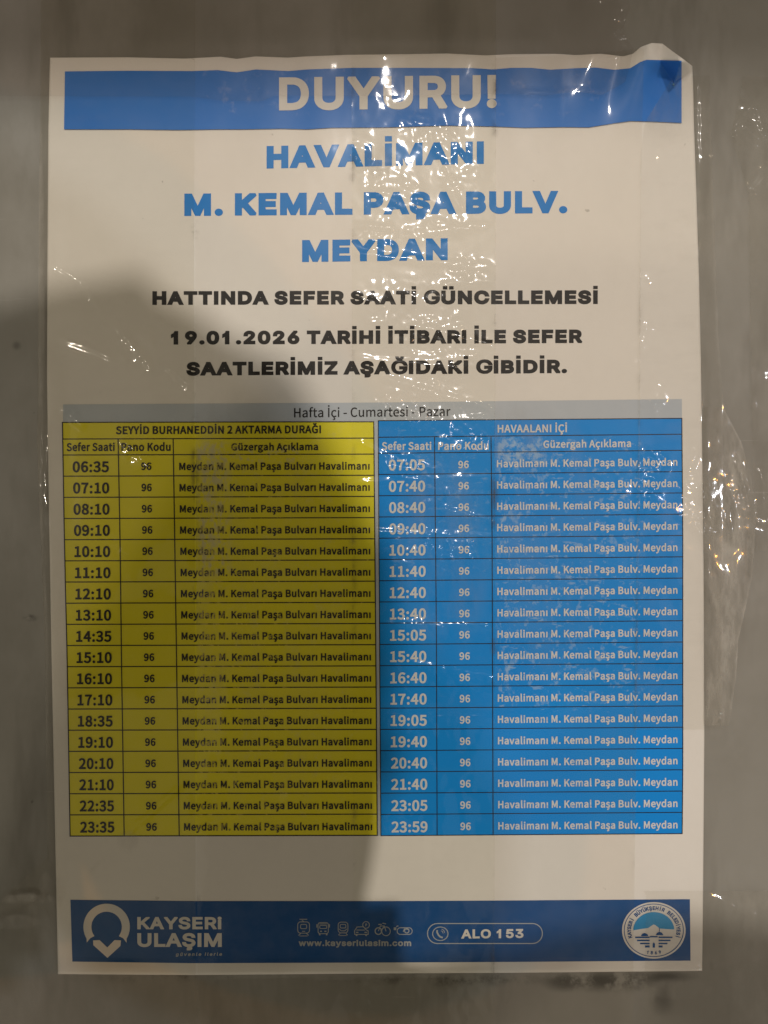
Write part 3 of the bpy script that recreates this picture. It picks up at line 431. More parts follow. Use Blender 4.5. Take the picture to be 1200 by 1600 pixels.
FONT_DATA['BOLD'] = ''' 120
.163;73,-6 97,-4 111,3 117,8 125,19 131,36 129,62 122,76 107,90 88,96 66,95 52,87 38,71 32,53 34,28 41,14 46,7 57,0
0301;143,-6 173,-5 196,3 218,15 234,31 247,48 260,73 270,101 276,129 280,163 282,200 280,239 276,273 269,304 260,329 248,352 233,371 213,388 195,398 175,404 150,407 128,404 108,399 85,387 68,371 53,352 40,326 32,302 26,276 21,239 20,202 21,163 25,129 31,101 41,73 54,48 68,29 85,14 108,2 128,-4;139,67 129,73 122,81 111,104 105,124 99,172 99,231 105,278 115,309 130,329 142,335 150,336 160,335 173,328 184,312 192,295 200,256 203,231 203,172 196,124 191,104 180,81 172,73 158,66 150,65
1301;39,1 274,1 273,72 203,72 200,74 200,398 197,400 144,400 110,384 55,369 56,311 118,311 121,308 121,74 118,72 39,72
2301;17,1 281,1 280,73 149,74 185,113 221,161 247,209 256,234 262,257 264,282 262,302 258,322 251,341 242,358 230,372 215,384 199,394 179,401 142,406 123,406 97,401 72,390 58,382 38,367 9,338 8,336 58,287 89,317 108,329 128,335 153,333 168,325 176,315 183,299 184,282 183,262 179,246 162,209 147,186 128,162 86,116 17,51
3301;127,-6 162,-5 185,-1 204,5 224,15 238,25 262,53 271,73 277,96 277,132 268,163 250,188 222,211 245,233 253,245 262,267 266,298 264,318 260,335 252,352 242,366 228,380 199,396 162,405 128,406 89,397 58,381 15,349 61,295 103,325 120,333 134,335 151,335 165,330 177,321 183,309 185,295 183,278 176,265 168,257 151,249 137,245 84,239 84,177 86,174 125,172 156,166 170,161 185,151 195,135 197,118 195,98 187,85 176,75 159,68 140,66 120,68 103,73 89,80 49,114 47,114 3,59 33,32 64,11 94,0
4301;165,1 241,1 242,99 291,102 290,171 242,172 242,398 239,400 166,400 163,398 5,153 6,101 163,101;104,171 102,172 104,175 163,264 164,172
5301;126,-6 161,-5 184,0 203,7 220,17 237,31 252,48 263,65 272,87 278,112 280,135 278,160 273,183 266,202 254,223 242,236 226,249 209,259 192,265 153,270 119,265 117,267 122,324 124,327 260,327 262,329 262,397 260,400 51,400 38,202 79,177 108,194 124,200 150,200 169,195 184,184 193,169 198,146 198,121 191,98 179,81 158,69 139,66 116,68 93,76 77,86 46,113 2,56 32,31 63,11 93,0
6301;154,-6 181,-5 201,0 218,8 236,20 259,45 271,65 278,84 283,107 283,152 280,174 273,194 263,214 252,228 239,239 223,249 205,256 167,261 145,259 125,253 105,243 104,245 110,276 118,295 126,309 145,327 167,334 192,333 209,325 237,302 286,355 252,383 232,395 209,402 187,406 153,405 128,399 102,386 85,374 70,357 52,332 40,304 30,270 25,233 23,191 25,155 29,124 36,96 48,67 63,44 77,27 94,14 116,2 139,-4;153,64 134,73 123,84 117,96 106,126 102,157 113,172 130,185 147,192 167,193 184,187 198,172 205,152 206,118 201,94 187,73 170,64
7301;92,1 173,1 185,130 198,192 209,226 236,282 282,350 282,399 20,399 20,327 175,327 180,324 146,262 133,232 113,170 100,96
8301;140,-6 173,-5 196,-1 230,14 246,25 261,41 276,67 282,87 283,104 279,138 269,163 252,186 231,205 245,222 258,242 269,276 269,309 265,329 258,346 238,374 210,393 190,401 154,405 117,401 83,386 58,363 47,346 41,332 37,312 35,295 38,271 51,239 73,211 51,191 33,166 22,141 18,107 20,87 26,67 43,39 57,25 72,14 92,5 111,-2;151,62 131,64 114,72 100,87 93,104 93,121 100,143 114,163 128,175 162,160 185,147 198,132 204,118 205,98 196,79 179,67;165,239 147,248 128,260 117,273 112,287 112,304 116,318 126,329 140,336 159,337 175,332 186,324 195,307 197,284 192,264 185,251 173,236
9301;115,-6 153,-4 175,2 199,14 217,28 233,45 249,70 263,101 272,135 277,174 279,217 277,253 273,281 265,309 254,335 240,357 224,374 206,388 184,399 161,405 139,407 119,405 99,400 68,383 53,369 40,352 29,332 19,295 17,273 19,245 29,205 37,188 49,174 63,160 96,144 133,139 158,142 178,148 195,157 198,155 191,124 184,106 174,90 158,74 139,67 125,66 110,68 93,76 63,99 16,45 51,17 71,5 94,-2;133,208 113,216 102,230 95,256 94,281 99,304 108,321 125,334 141,337 155,334 166,329 181,314 192,290 201,245 186,227 170,215 153,208
:163;73,-6 97,-4 111,3 117,8 125,19 131,36 129,62 122,76 107,90 88,96 66,95 52,87 38,71 32,53 34,28 41,14 46,7 57,0;66,197 88,195 105,201 118,211 129,231 131,253 126,270 116,284 97,296 74,298 57,293 46,284 34,264 31,245 37,222 46,209
A327;-9,1 72,1 107,109 110,112 217,111 252,1 336,1 200,400 127,400 125,398;133,182 132,186 164,284 195,184
B352;45,1 178,0 229,5 268,18 287,29 305,44 317,60 327,79 333,102 334,125 331,155 325,172 311,193 282,217 297,234 308,257 313,282 312,313 307,333 298,350 285,365 271,376 235,392 195,399 46,400;128,71 125,74 125,172 128,175 187,174 206,172 235,163 249,150 254,136 254,113 247,96 235,85 218,77 204,73;128,245 125,248 125,327 128,329 195,327 215,322 229,310 233,296 233,279 229,267 219,257 192,247
D367;45,1 156,0 190,2 221,9 249,20 274,35 295,54 313,79 326,105 335,133 341,167 343,201 341,234 336,268 325,299 310,327 294,348 274,366 249,381 221,391 187,398 153,400 46,400;128,72 125,77 126,327 150,328 190,323 209,316 223,307 242,285 251,268 257,248 260,226 260,178 256,153 251,136 242,116 223,95 209,85 192,78 173,74
E318;45,1 295,1 296,71 294,73 128,73 125,77 126,172 260,173 264,175 263,246 128,246 125,248 125,324 128,327 289,327 290,398 288,400 46,399
G368;196,-6 236,-4 278,7 313,25 334,43 336,48 336,219 334,224 185,224 182,222 182,151 255,151 259,149 259,81 247,74 230,70 210,68 191,70 160,80 145,90 134,101 123,118 116,135 107,177 107,228 110,248 117,269 126,286 146,309 160,319 177,327 193,331 222,331 241,327 255,320 292,292 337,346 310,371 281,390 255,400 224,406 179,404 148,397 121,385 95,369 75,350 59,329 44,301 33,270 26,233 24,200 26,166 32,132 42,101 58,71 75,49 94,31 120,14 148,2 177,-4
H387;45,1 125,1 125,170 128,173 261,172 262,1 342,1 342,400 263,399 262,251 260,247 128,247 125,251 125,399 46,399
I170;45,1 125,1 125,398 122,400 49,400 45,398
K346;45,1 125,1 126,127 167,176 170,176 271,0 342,0 344,3 352,18 221,243 333,378 334,381 325,400 254,400 128,248 125,251 125,399 46,399
L295;45,1 286,1 285,72 126,74 125,398 122,400 49,400 45,398
M429;45,1 120,1 122,214 187,37 190,37 240,37 243,40 305,212 307,206 307,1 384,1 384,398 381,400 299,399 215,162 130,398 128,400 46,399
N385;45,1 123,1 122,240 122,243 125,244 265,1 339,1 339,399 266,400 261,398 262,161 260,157 119,400 46,399
P340;45,1 125,1 125,144 195,147 240,157 260,166 277,177 293,192 305,209 313,229 319,251 320,277 318,302 313,324 303,344 291,360 274,374 257,384 237,391 192,399 46,400;128,217 125,220 126,327 159,329 192,327 215,321 229,312 238,296 240,274 237,251 226,234 215,226 192,220
R341;45,1 125,1 125,153 130,155 164,155 253,1 325,1 334,18 248,167 272,181 297,203 312,229 320,262 320,305 314,327 306,344 296,358 277,375 243,391 201,399 46,399;128,226 125,229 126,327 170,328 198,327 218,321 232,312 240,293 241,271 236,254 226,241 209,232 195,228
S321;147,-6 186,-5 208,-1 231,6 250,17 267,29 289,56 299,76 304,98 305,115 300,149 296,163 279,189 267,200 245,215 138,265 127,273 119,284 117,301 124,316 141,328 160,332 186,331 205,325 225,315 253,293 256,294 299,346 270,372 248,387 211,401 183,406 149,405 127,401 93,388 74,374 52,349 42,329 37,309 37,276 41,259 48,242 56,230 76,209 109,188 191,152 213,138 220,129 223,118 223,104 220,93 211,81 194,72 174,69 146,70 127,75 107,84 90,95 62,120 12,62 45,34 73,15 114,0
T323;122,1 201,1 202,324 205,327 312,327 312,399 11,399 11,327 121,326
U384;180,-6 216,-5 239,-1 263,8 281,18 298,34 313,53 325,76 334,104 339,132 340,166 340,400 263,400 262,169 258,124 247,96 233,80 216,71 191,68 168,72 151,80 137,98 128,124 124,169 124,400 44,400 44,166 46,132 51,101 59,78 73,51 86,34 104,18 123,7 146,-1
V311;117,1 193,0 196,3 321,398 320,400 241,400 239,398 157,120 74,398 69,400 -10,399
Y289;104,1 184,1 185,155 304,398 302,400 220,400 218,398 144,239 71,400 -11,400 -15,398 104,155
a305;109,-6 132,-6 155,-1 174,6 197,19 202,0 270,1 270,183 266,225 255,259 244,276 233,287 219,297 200,306 180,311 160,312 118,307 81,295 31,267 31,264 64,206 112,232 146,240 160,239 174,234 183,225 188,214 188,204 115,188 73,170 55,157 42,143 32,126 26,107 24,87 25,70 36,39 43,28 64,9 90,-2;118,67 108,73 103,84 104,101 112,112 124,120 146,129 190,138 190,90 169,75 152,67 135,65
d333;141,-6 163,-6 182,-2 202,6 219,16 225,0 292,1 292,431 213,431 213,301 211,299 177,310 154,312 135,310 115,305 95,296 76,282 59,265 37,231 29,208 23,177 21,152 23,124 28,96 34,76 43,56 56,36 70,22 87,10 109,0;149,67 139,70 126,78 113,96 108,110 103,135 103,169 110,197 116,208 129,225 146,236 163,239 174,239 194,233 213,219 212,93 199,81 182,71 166,66
e300;158,-6 182,-6 214,0 241,10 279,31 247,91 202,68 179,64 159,65 140,71 122,84 109,104 103,124 281,125 285,166 283,194 274,233 265,253 252,271 235,288 221,297 205,305 182,310 159,312 137,310 117,305 98,296 80,284 62,267 49,250 38,232 29,208 23,180 21,152 23,124 29,96 36,76 48,56 63,36 81,21 100,9 123,0;106,191 104,194 109,208 121,225 137,236 159,242 179,238 192,231 202,218 209,194 207,191
f186;48,1 128,1 128,232 130,234 184,234 185,237 184,305 130,305 128,308 129,347 134,361 144,367 161,366 189,356 192,358 210,423 207,426 172,435 144,438 113,434 94,426 71,408 56,381 49,350 48,305 12,301 12,234 46,234 48,232
g306;132,-124 173,-124 198,-120 241,-105 260,-93 274,-81 287,-65 297,-48 301,-34 304,-14 299,17 284,39 272,50 246,61 227,65 122,69 111,73 108,81 111,90 114,92 134,87 151,86 181,90 201,96 230,115 243,129 258,157 263,177 265,205 259,233 260,236 297,236 299,239 299,301 297,305 193,305 170,310 148,312 114,307 94,300 66,281 46,256 36,236 30,200 32,177 42,149 57,126 41,98 35,73 39,50 51,28 34,8 25,-9 21,-26 22,-54 35,-82 60,-104 91,-117;128,-57 108,-50 96,-37 94,-28 96,-20 108,-2 204,-5 218,-9 223,-14 224,-26 220,-34 201,-50 181,-57 167,-59;142,152 128,157 116,169 109,188 109,208 114,224 125,237 142,244 156,244 170,239 182,228 189,208 189,188 184,174 173,159 159,152
h327;41,1 121,1 121,206 148,230 163,236 177,238 191,236 200,232 206,223 210,206 212,1 289,0 292,3 291,209 288,232 278,262 267,279 255,291 230,306 210,311 191,312 165,309 146,302 120,290 120,431 41,431 41,429
i161;42,1 120,1 121,302 119,305 43,305 41,302;77,327 96,329 113,339 124,353 128,367 126,389 119,403 105,415 88,421 65,419 52,412 39,398 34,381 36,358 46,341 60,331
k300;41,1 119,1 120,82 151,119 224,0 292,0 302,18 202,178 290,285 285,296 281,305 210,304 120,192 120,429 117,431 41,431 41,429
l166;95,-6 123,-5 149,0 152,3 140,65 123,66 121,70 121,431 41,431 42,56 46,34 57,14 72,1
m486;41,1 121,1 121,206 131,217 148,231 160,236 171,238 185,236 193,232 199,223 203,206 206,1 284,1 285,206 312,230 326,237 337,238 348,236 357,232 363,223 368,206 370,1 448,1 448,209 440,248 424,279 413,291 396,302 371,310 351,312 326,309 306,302 284,288 267,274 264,274 253,288 236,300 222,307 199,311 174,311 154,307 132,297 115,285 109,305 41,305
n328;41,1 121,1 121,206 148,230 163,236 177,238 191,236 200,232 206,223 210,206 212,1 291,1 292,189 288,229 283,248 270,276 256,291 244,299 227,307 210,311 179,311 146,302 115,284 109,305 41,305
o326;154,-6 185,-5 207,1 227,9 244,19 264,36 279,56 290,76 297,96 304,124 306,152 304,180 298,208 288,233 278,251 264,269 247,284 227,297 205,306 185,310 165,312 140,310 117,304 98,296 83,287 64,270 47,248 37,231 29,208 23,180 21,152 23,124 29,96 37,76 48,56 63,36 81,21 100,8 120,0;151,67 137,72 128,79 113,98 105,121 103,135 103,169 109,197 114,209 127,225 145,236 162,239 174,239 185,235 199,226 213,208 221,186 224,169 224,135 222,121 213,98 199,79 185,70 174,67
r218;41,1 121,1 122,189 136,215 146,226 157,233 174,237 212,232 226,302 194,311 165,311 144,305 115,285 109,305 41,305
t212;132,-6 167,-4 214,8 195,76 161,65 144,66 139,67 133,73 129,93 129,233 200,234 202,236 202,304 130,305 128,309 127,381 60,382 57,377 51,304 8,301 8,236 12,234 49,233 49,84 52,65 60,39 71,23 79,14 92,5 108,-2
u327;126,-6 150,-6 173,-1 195,9 212,21 214,20 218,0 282,0 287,3 285,305 207,304 207,104 196,90 178,75 164,69 150,67 136,69 128,75 122,84 118,98 117,304 37,304 37,115 38,93 44,59 60,28 73,14 85,5 99,-1
v284;105,1 182,1 289,305 210,305 208,303 143,108 78,305 -5,305
y284;49,-116 81,-115 98,-111 112,-105 138,-85 159,-57 180,-12 288,300 289,303 286,305 210,305 208,303 148,117 146,118 78,304 -4,305 -6,303 109,16 95,-20 87,-33 78,-40 67,-45 58,-45 41,-41 26,-40 10,-108
z261;12,1 251,1 252,68 249,71 120,71 246,257 247,305 29,305 28,237 29,234 134,234 138,232 14,49
Ç342;141,-126 143,-128 174,-125 205,-120 230,-110 250,-95 262,-72 263,-50 258,-33 253,-25 230,-7 233,-4 267,7 289,19 309,35 335,63 289,116 255,86 233,74 219,70 202,68 171,73 154,82 134,100 123,116 115,136 107,176 107,226 117,268 125,285 143,309 157,319 171,326 188,331 213,331 230,327 244,321 281,291 326,344 326,347 308,364 281,385 258,396 230,404 202,406 174,404 148,398 120,386 95,370 72,348 57,328 44,302 32,268 26,237 24,201 26,164 31,133 40,105 54,77 70,54 92,32 112,17 134,6 162,-4 145,-41 146,-43 185,-53 194,-58 193,-61 182,-65 131,-72
ç278;98,-126 100,-128 131,-125 162,-119 188,-110 208,-95 219,-72 220,-50 215,-33 210,-26 199,-15 188,-9 188,-5 213,2 233,11 275,40 238,98 235,98 207,78 190,69 174,66 157,67 137,74 123,86 114,100 105,122 102,153 105,181 115,207 129,224 148,236 159,239 176,239 196,233 227,211 270,266 235,293 202,308 179,312 145,310 123,305 100,296 83,285 67,271 50,252 37,229 28,207 23,181 21,150 26,105 34,80 54,46 69,29 86,16 121,-2 103,-43 143,-53 152,-58 148,-62 137,-66 89,-73
ü327;126,-6 150,-6 173,-1 195,9 212,21 214,20 218,0 282,0 287,3 285,305 207,304 207,104 196,90 178,75 164,69 150,67 136,69 128,75 122,84 118,98 117,304 37,304 37,115 38,93 44,59 60,28 73,14 85,5 99,-1;99,329 111,327 122,330 142,340 150,355 155,371 151,388 142,405 125,414 111,418 94,414 77,405 68,388 64,374 67,357 76,340;207,329 218,327 229,330 249,339 258,355 263,371 259,388 249,405 234,414 218,418 201,414 184,405 175,388 171,374 175,357 184,340
Ğ368;196,-6 236,-4 278,7 313,25 334,43 336,48 336,219 334,224 185,224 182,222 182,151 255,151 259,149 259,81 247,74 230,70 210,68 191,70 160,80 145,90 134,101 123,118 116,135 107,177 107,228 110,248 117,269 126,286 146,309 160,319 177,327 193,331 222,331 241,327 255,320 292,292 337,346 310,371 281,390 255,400 224,406 179,404 148,397 121,385 95,369 75,350 59,329 44,301 33,270 26,233 24,200 26,166 32,132 42,101 58,71 75,49 94,31 120,14 148,2 177,-4;167,411 193,411 216,417 240,433 255,451 266,473 272,516 205,517 201,515 196,490 188,482 179,481 171,483 164,490 157,515 154,517 89,517 87,515 93,476 105,450 120,432 140,419
İ170;46,1 123,0 125,3 125,398 123,400 50,400 45,398;83,417 101,419 118,429 130,448 132,462 131,479 118,499 101,509 87,511 70,509 52,499 40,479 38,465 40,448 50,431 70,419
ı161;41,1 121,1 120,305 41,305
ş258;80,-126 83,-128 114,-125 145,-119 167,-111 181,-103 198,-83 202,-69 202,-50 198,-33 187,-20 170,-9 170,-5 201,4 240,5 248,9 252,18 251,26 248,32 229,40 239,60 244,91 239,122 230,139 221,151 200,167 176,179 119,202 105,215 104,226 109,235 122,241 136,243 150,241 164,236 201,214 204,215 245,268 198,298 159,310 136,312 116,311 100,308 69,295 56,285 43,271 31,249 27,235 26,215 31,190 39,173 49,161 80,139 150,109 162,100 166,91 164,78 156,69 139,64 122,63 105,66 88,73 46,101 4,43 12,38 5,29 3,21 5,12 9,7 18,4 71,4 102,-5 85,-41 125,-53 134,-58 130,-62 119,-66 71,-72'''
FONT_DATA['PLAIN'] = ''' 120
-192;22,132 25,129 167,129 171,132 171,179 25,180 22,176
C346;174,-5 218,-6 260,3 296,22 331,55 296,95 267,70 236,54 206,49 186,51 168,56 150,65 135,76 113,105 104,126 93,174 94,230 98,254 105,277 114,296 135,323 153,336 171,345 188,349 215,350 233,347 250,340 268,328 287,312 321,352 301,373 273,391 248,401 221,406 177,404 150,398 123,386 99,370 80,352 64,330 48,302 37,269 31,236 29,201 31,162 38,126 47,100 61,72 78,48 99,28 122,13 144,3
H393;51,2 54,0 113,2 113,181 116,182 277,182 280,181 280,2 282,0 342,1 342,399 282,400 280,398 280,240 277,238 116,238 113,243 113,398 54,400 51,398
P343;51,2 54,0 113,2 113,151 116,154 196,155 241,165 277,184 292,199 303,214 312,234 318,255 319,279 317,306 312,326 304,344 291,361 276,374 241,391 193,399 54,400 51,398;116,207 113,210 113,344 116,347 199,344 223,338 242,326 249,317 254,306 257,279 253,250 245,234 236,225 223,217 199,210 164,207
a306;97,-5 130,-6 153,-2 183,11 210,29 216,0 266,1 266,183 262,224 251,257 242,272 228,286 201,301 180,306 159,307 121,302 82,289 40,266 64,221 94,238 118,248 141,253 162,253 174,250 189,240 198,227 203,210 204,194 147,185 118,177 76,159 58,147 45,132 36,117 31,100 29,82 30,64 39,37 47,25 64,9 79,1;127,46 106,52 93,64 89,85 92,100 97,109 113,123 130,131 162,141 204,148 204,79 183,63 162,51 147,47
e302;143,-5 170,-7 206,-3 236,7 271,25 271,28 248,69 224,56 203,49 182,45 159,46 135,54 114,69 104,82 92,105 87,129 90,132 278,132 281,162 280,192 271,230 262,251 249,269 224,290 203,300 182,306 159,307 123,301 102,292 81,278 54,248 42,227 33,204 27,177 25,150 27,120 32,97 40,76 53,52 68,34 85,19 105,7;87,180 97,213 111,233 132,248 150,254 162,255 185,251 194,247 207,236 219,215 225,183 224,180
f181;54,2 56,0 62,0 113,0 116,2 116,246 172,247 176,249 176,300 119,300 116,303 117,356 125,377 137,386 154,388 184,379 187,381 200,428 184,434 154,440 128,439 99,430 86,422 68,401 58,374 55,356 54,300 18,297 15,294 16,249 18,247 54,246
i154;46,2 50,0 104,0 108,2 108,297 107,300 47,300 46,297;65,347 80,346 95,349 105,356 113,367 116,383 114,398 107,410 95,419 80,422 65,420 51,413 42,401 39,386 42,368 50,356
m498;46,2 49,0 108,2 108,210 122,225 141,241 156,248 174,252 192,249 203,242 213,228 218,210 220,181 220,2 224,0 281,1 281,210 296,226 316,242 331,249 346,251 364,249 376,243 386,228 391,210 393,181 394,2 397,0 453,0 455,2 454,210 447,246 432,276 420,288 397,302 379,306 352,307 328,301 310,292 269,259 254,282 236,296 212,305 189,307 168,305 147,298 126,285 105,268 102,269 97,300 48,300 46,297
r214;46,2 49,0 108,2 109,190 126,222 149,243 162,249 174,250 206,245 217,300 189,307 159,304 132,291 102,262 99,297 97,300 49,300 46,297
s256;101,-5 127,-7 148,-6 169,-2 196,10 210,20 220,31 229,43 238,70 239,85 234,114 226,129 216,141 186,162 106,196 95,207 91,215 91,227 94,238 100,245 112,252 136,256 157,254 175,247 202,230 204,231 234,269 199,292 160,305 136,307 115,306 86,298 71,291 59,282 47,269 36,248 32,233 31,218 33,201 42,180 51,168 83,145 155,114 169,104 178,91 179,76 172,60 157,49 139,45 118,45 94,50 71,61 44,80 41,78 12,37 56,10 80,1
t208;120,-5 142,-7 160,-5 202,5 204,7 190,55 157,46 145,46 133,50 127,55 121,64 116,94 116,245 119,247 193,247 194,299 119,300 116,305 116,379 65,380 63,376 58,302 56,299 13,296 12,251 15,247 53,247 55,245 55,94 61,49 68,32 83,13 98,3
u330;114,-5 149,-6 172,-1 202,15 226,36 232,0 284,1 282,300 222,299 222,94 207,76 187,59 172,52 152,48 134,51 121,58 112,70 106,91 104,117 104,299 43,299 42,111 46,70 56,38 67,22 88,4
z260;16,2 19,0 239,0 245,0 247,2 247,50 245,52 98,53 241,264 242,300 33,300 34,248 160,246 17,35
ç278;105,-131 108,-134 129,-132 162,-126 185,-117 202,-104 213,-84 213,-63 209,-51 200,-40 176,-27 175,-24 182,-7 209,0 233,10 254,24 266,32 267,35 239,77 215,60 191,50 170,47 141,53 123,63 112,74 102,89 93,113 89,148 92,184 104,214 122,235 147,249 176,253 200,247 230,226 262,267 230,292 212,300 194,305 170,307 144,305 105,292 84,279 69,266 55,249 43,229 33,205 27,178 25,148 27,122 38,80 48,59 60,41 87,17 108,5 135,-4 136,-6 116,-48 153,-59 163,-69 162,-81 153,-88 138,-92 99,-97
İ164;51,2 55,0 111,0 113,2 113,398 111,400 55,400 51,398;69,442 85,441 99,444 110,451 118,463 121,478 119,493 111,505 99,514 85,517 70,516 55,508 47,496 44,481 47,463 55,451'''
FONTS = {}
for fk, data in FONT_DATA.items():
    F = FONTS[fk] = {}
    for line in data.strip('\n').split('\n'):
        head, *loops = line[1:].split(';')
        L = [[Vector([int(v) / 400 for v in q.split(',')] + [0]) for q in l.split(' ')] for l in loops]
        F[line[0]] = (int(head) / 400, [(q.x, q.y) for l in L for q in l], tess(L) if L else [])

# ------------------------------------------------------------------ the grey metal panel
bm = bmesh.new(); bmesh.ops.create_cube(bm, size=1)
for v in bm.verts: v.co = (v.co.x * 1.10, .012 + v.co.y * .024, v.co.z * 1.30)
bmesh.ops.bevel(bm, geom=bm.edges[:], offset=.003, segments=3, affect='EDGES')
me = bpy.data.meshes.new('metal_panel'); bm.to_mesh(me); bm.free()
tag(link_obj('metal_panel', me, M_PANEL), 'dull grey metal panel, smudged and scuffed, that the notice is taped to', 'panel')

# the canopy of the shelter above: its edge keeps the street light off the top of the panel
bm = bmesh.new(); bmesh.ops.create_cube(bm, size=1)
for v in bm.verts: v.co = (v.co.x * 3.4, -.60 + v.co.y * 1.2, 2.132 + v.co.z * .09)
bmesh.ops.bevel(bm, geom=bm.edges[:], offset=.012, segments=3, affect='EDGES')
me = bpy.data.meshes.new('shelter_roof'); bm.to_mesh(me); bm.free()
o = bpy.data.objects.new('shelter_roof', me); COL.objects.link(o); me.materials.append(M_PANEL)
tag(o, 'flat grey canopy of the shelter above the panel', 'roof')

# ------------------------------------------------------------------ the notice
NX, NY = 300, 380
P = []; F = []
for j in range(NY + 1):
    v = (j / NY) ** 1.25
    for i in range(NX + 1):
        u = i / NX
        yl, yr = 90 + (1522 - 90) * v, 103 + (1517 - 103) * v
        xl, xr = interp(LEFT, yl), interp(RIGHT, yr)
        xt, xb = 78 + (1083 - 78) * u, 90.5 + (1097 - 90.5) * u
        yt, yb = interp(TOP, xt), interp(BOT, xb)
        # Coons patch of the four edges
        x = (1 - u) * xl + u * xr + (1 - v) * xt + v * xb - ((1 - u) * (1 - v) * 78 + u * (1 - v) * 1083 + (1 - u) * v * 90.5 + u * v * 1097)
        y = (1 - u) * yl + u * yr + (1 - v) * yt + v * yb - ((1 - u) * (1 - v) * 90 + u * (1 - v) * 103 + (1 - u) * v * 1522 + u * v * 1517)
        P.append(W(x, y, sheet_h(x, y)))
for j in range(NY):
    for i in range(NX):
        a = j * (NX + 1) + i; F.append((a, a + NX + 1, a + NX + 2, a + 1))
me = bpy.data.meshes.new('paper_notice'); me.from_pydata(P, [], F)
for q in me.polygons: q.use_smooth = True
notice = link_obj('paper_notice', me, M_PAPER)
so = notice.modifiers.new('thickness', 'SOLIDIFY'); so.thickness = .00015; so.offset = -1
tag(notice, 'white printed bus timetable notice with blue headings, a yellow table and a blue table', 'notice')

# header banner
k = Ink(); k.patch([(101.5, 111.5), (200, 110.5), (300, 111), (340, 109.5), (370, 113), (400, 108.5), (450, 111), (480, 108.5), (550, 106), (640, 106), (740, 106.5), (770, 108.5), (800, 106), (830, 106), (860, 109), (890, 107),
                    (930, 105.5), (960, 109), (985, 106.5), (1000, 97), (1010, 93.5), (1035, 94), (1065, 95)],
                   [(100, 202), (200, 202), (280, 203), (340, 202), (380, 202), (440, 201), (480, 202), (520, 199.5), (600, 199), (700, 196), (770, 197.5), (820, 199.5), (880, 198.5), (920, 199), (960, 192.5), (985, 189), (1020, 190), (1065, 192)], 420, 44)
header = k.link('header_banner', M_HEAD, notice, .00034)
k = Ink(); k.text('GEO', 'DUYURU!', 436, 172.5, 776, 168.5, 51.5); k.link('headline_lettering', M_WHITE, header, .00043, 9)
# route lines
k = Ink()
k.text('BLACK', 'HAVALİMANI', 416.5, 263.5, 756, 256, 35.3)
k.text('BLACK', 'M. KEMAL PAŞA BULV.', 288, 337.5, 886.5, 333, 35)
k.text('BLACK', 'MEYDAN', 472, 409.5, 699.5, 406.5, 34.3)
k.link('route_lettering', M_SKYTEXT, notice, LV, 16)
# announcement
k = Ink()
k.text('BLACK', 'HATTINDA SEFER SAATİ GÜNCELLEMESİ', 238, 476.5, 934, 475, 21.5)
k.text('BLACK', '19.01.2026 TARİHİ İTİBARI İLE SEFER', 267, 538.5, 910, 536, 21.2)
k.text('BLACK', 'SAATLERİMİZ AŞAĞIDAKİ GİBİDİR.', 291, 587, 886, 583, 21.2)
k.link('announcement_lettering', M_BLACK, notice, LV, 30)

# day strip with the gutter between the tables
k = Ink(); k.patch([(98.5, 632), (586, 629), (1065.5, 623.5)], [(98.5, 660), (586, 657.5), (1065.5, 654)], 60, 4)
k.patch([(584.5, 657.6), (592, 657.4)], [(589.5, 1306), (595, 1305.5)], 2, 80)
day = k.link('day_strip', M_PALE, notice, LV)
k = Ink(); k.text('PLAIN', 'Hafta İçi - Cumartesi - Pazar', 459.5, 652.3, 704, 650, 14.6); k.link('day_lettering', M_BLACK, day, 2 * LV)

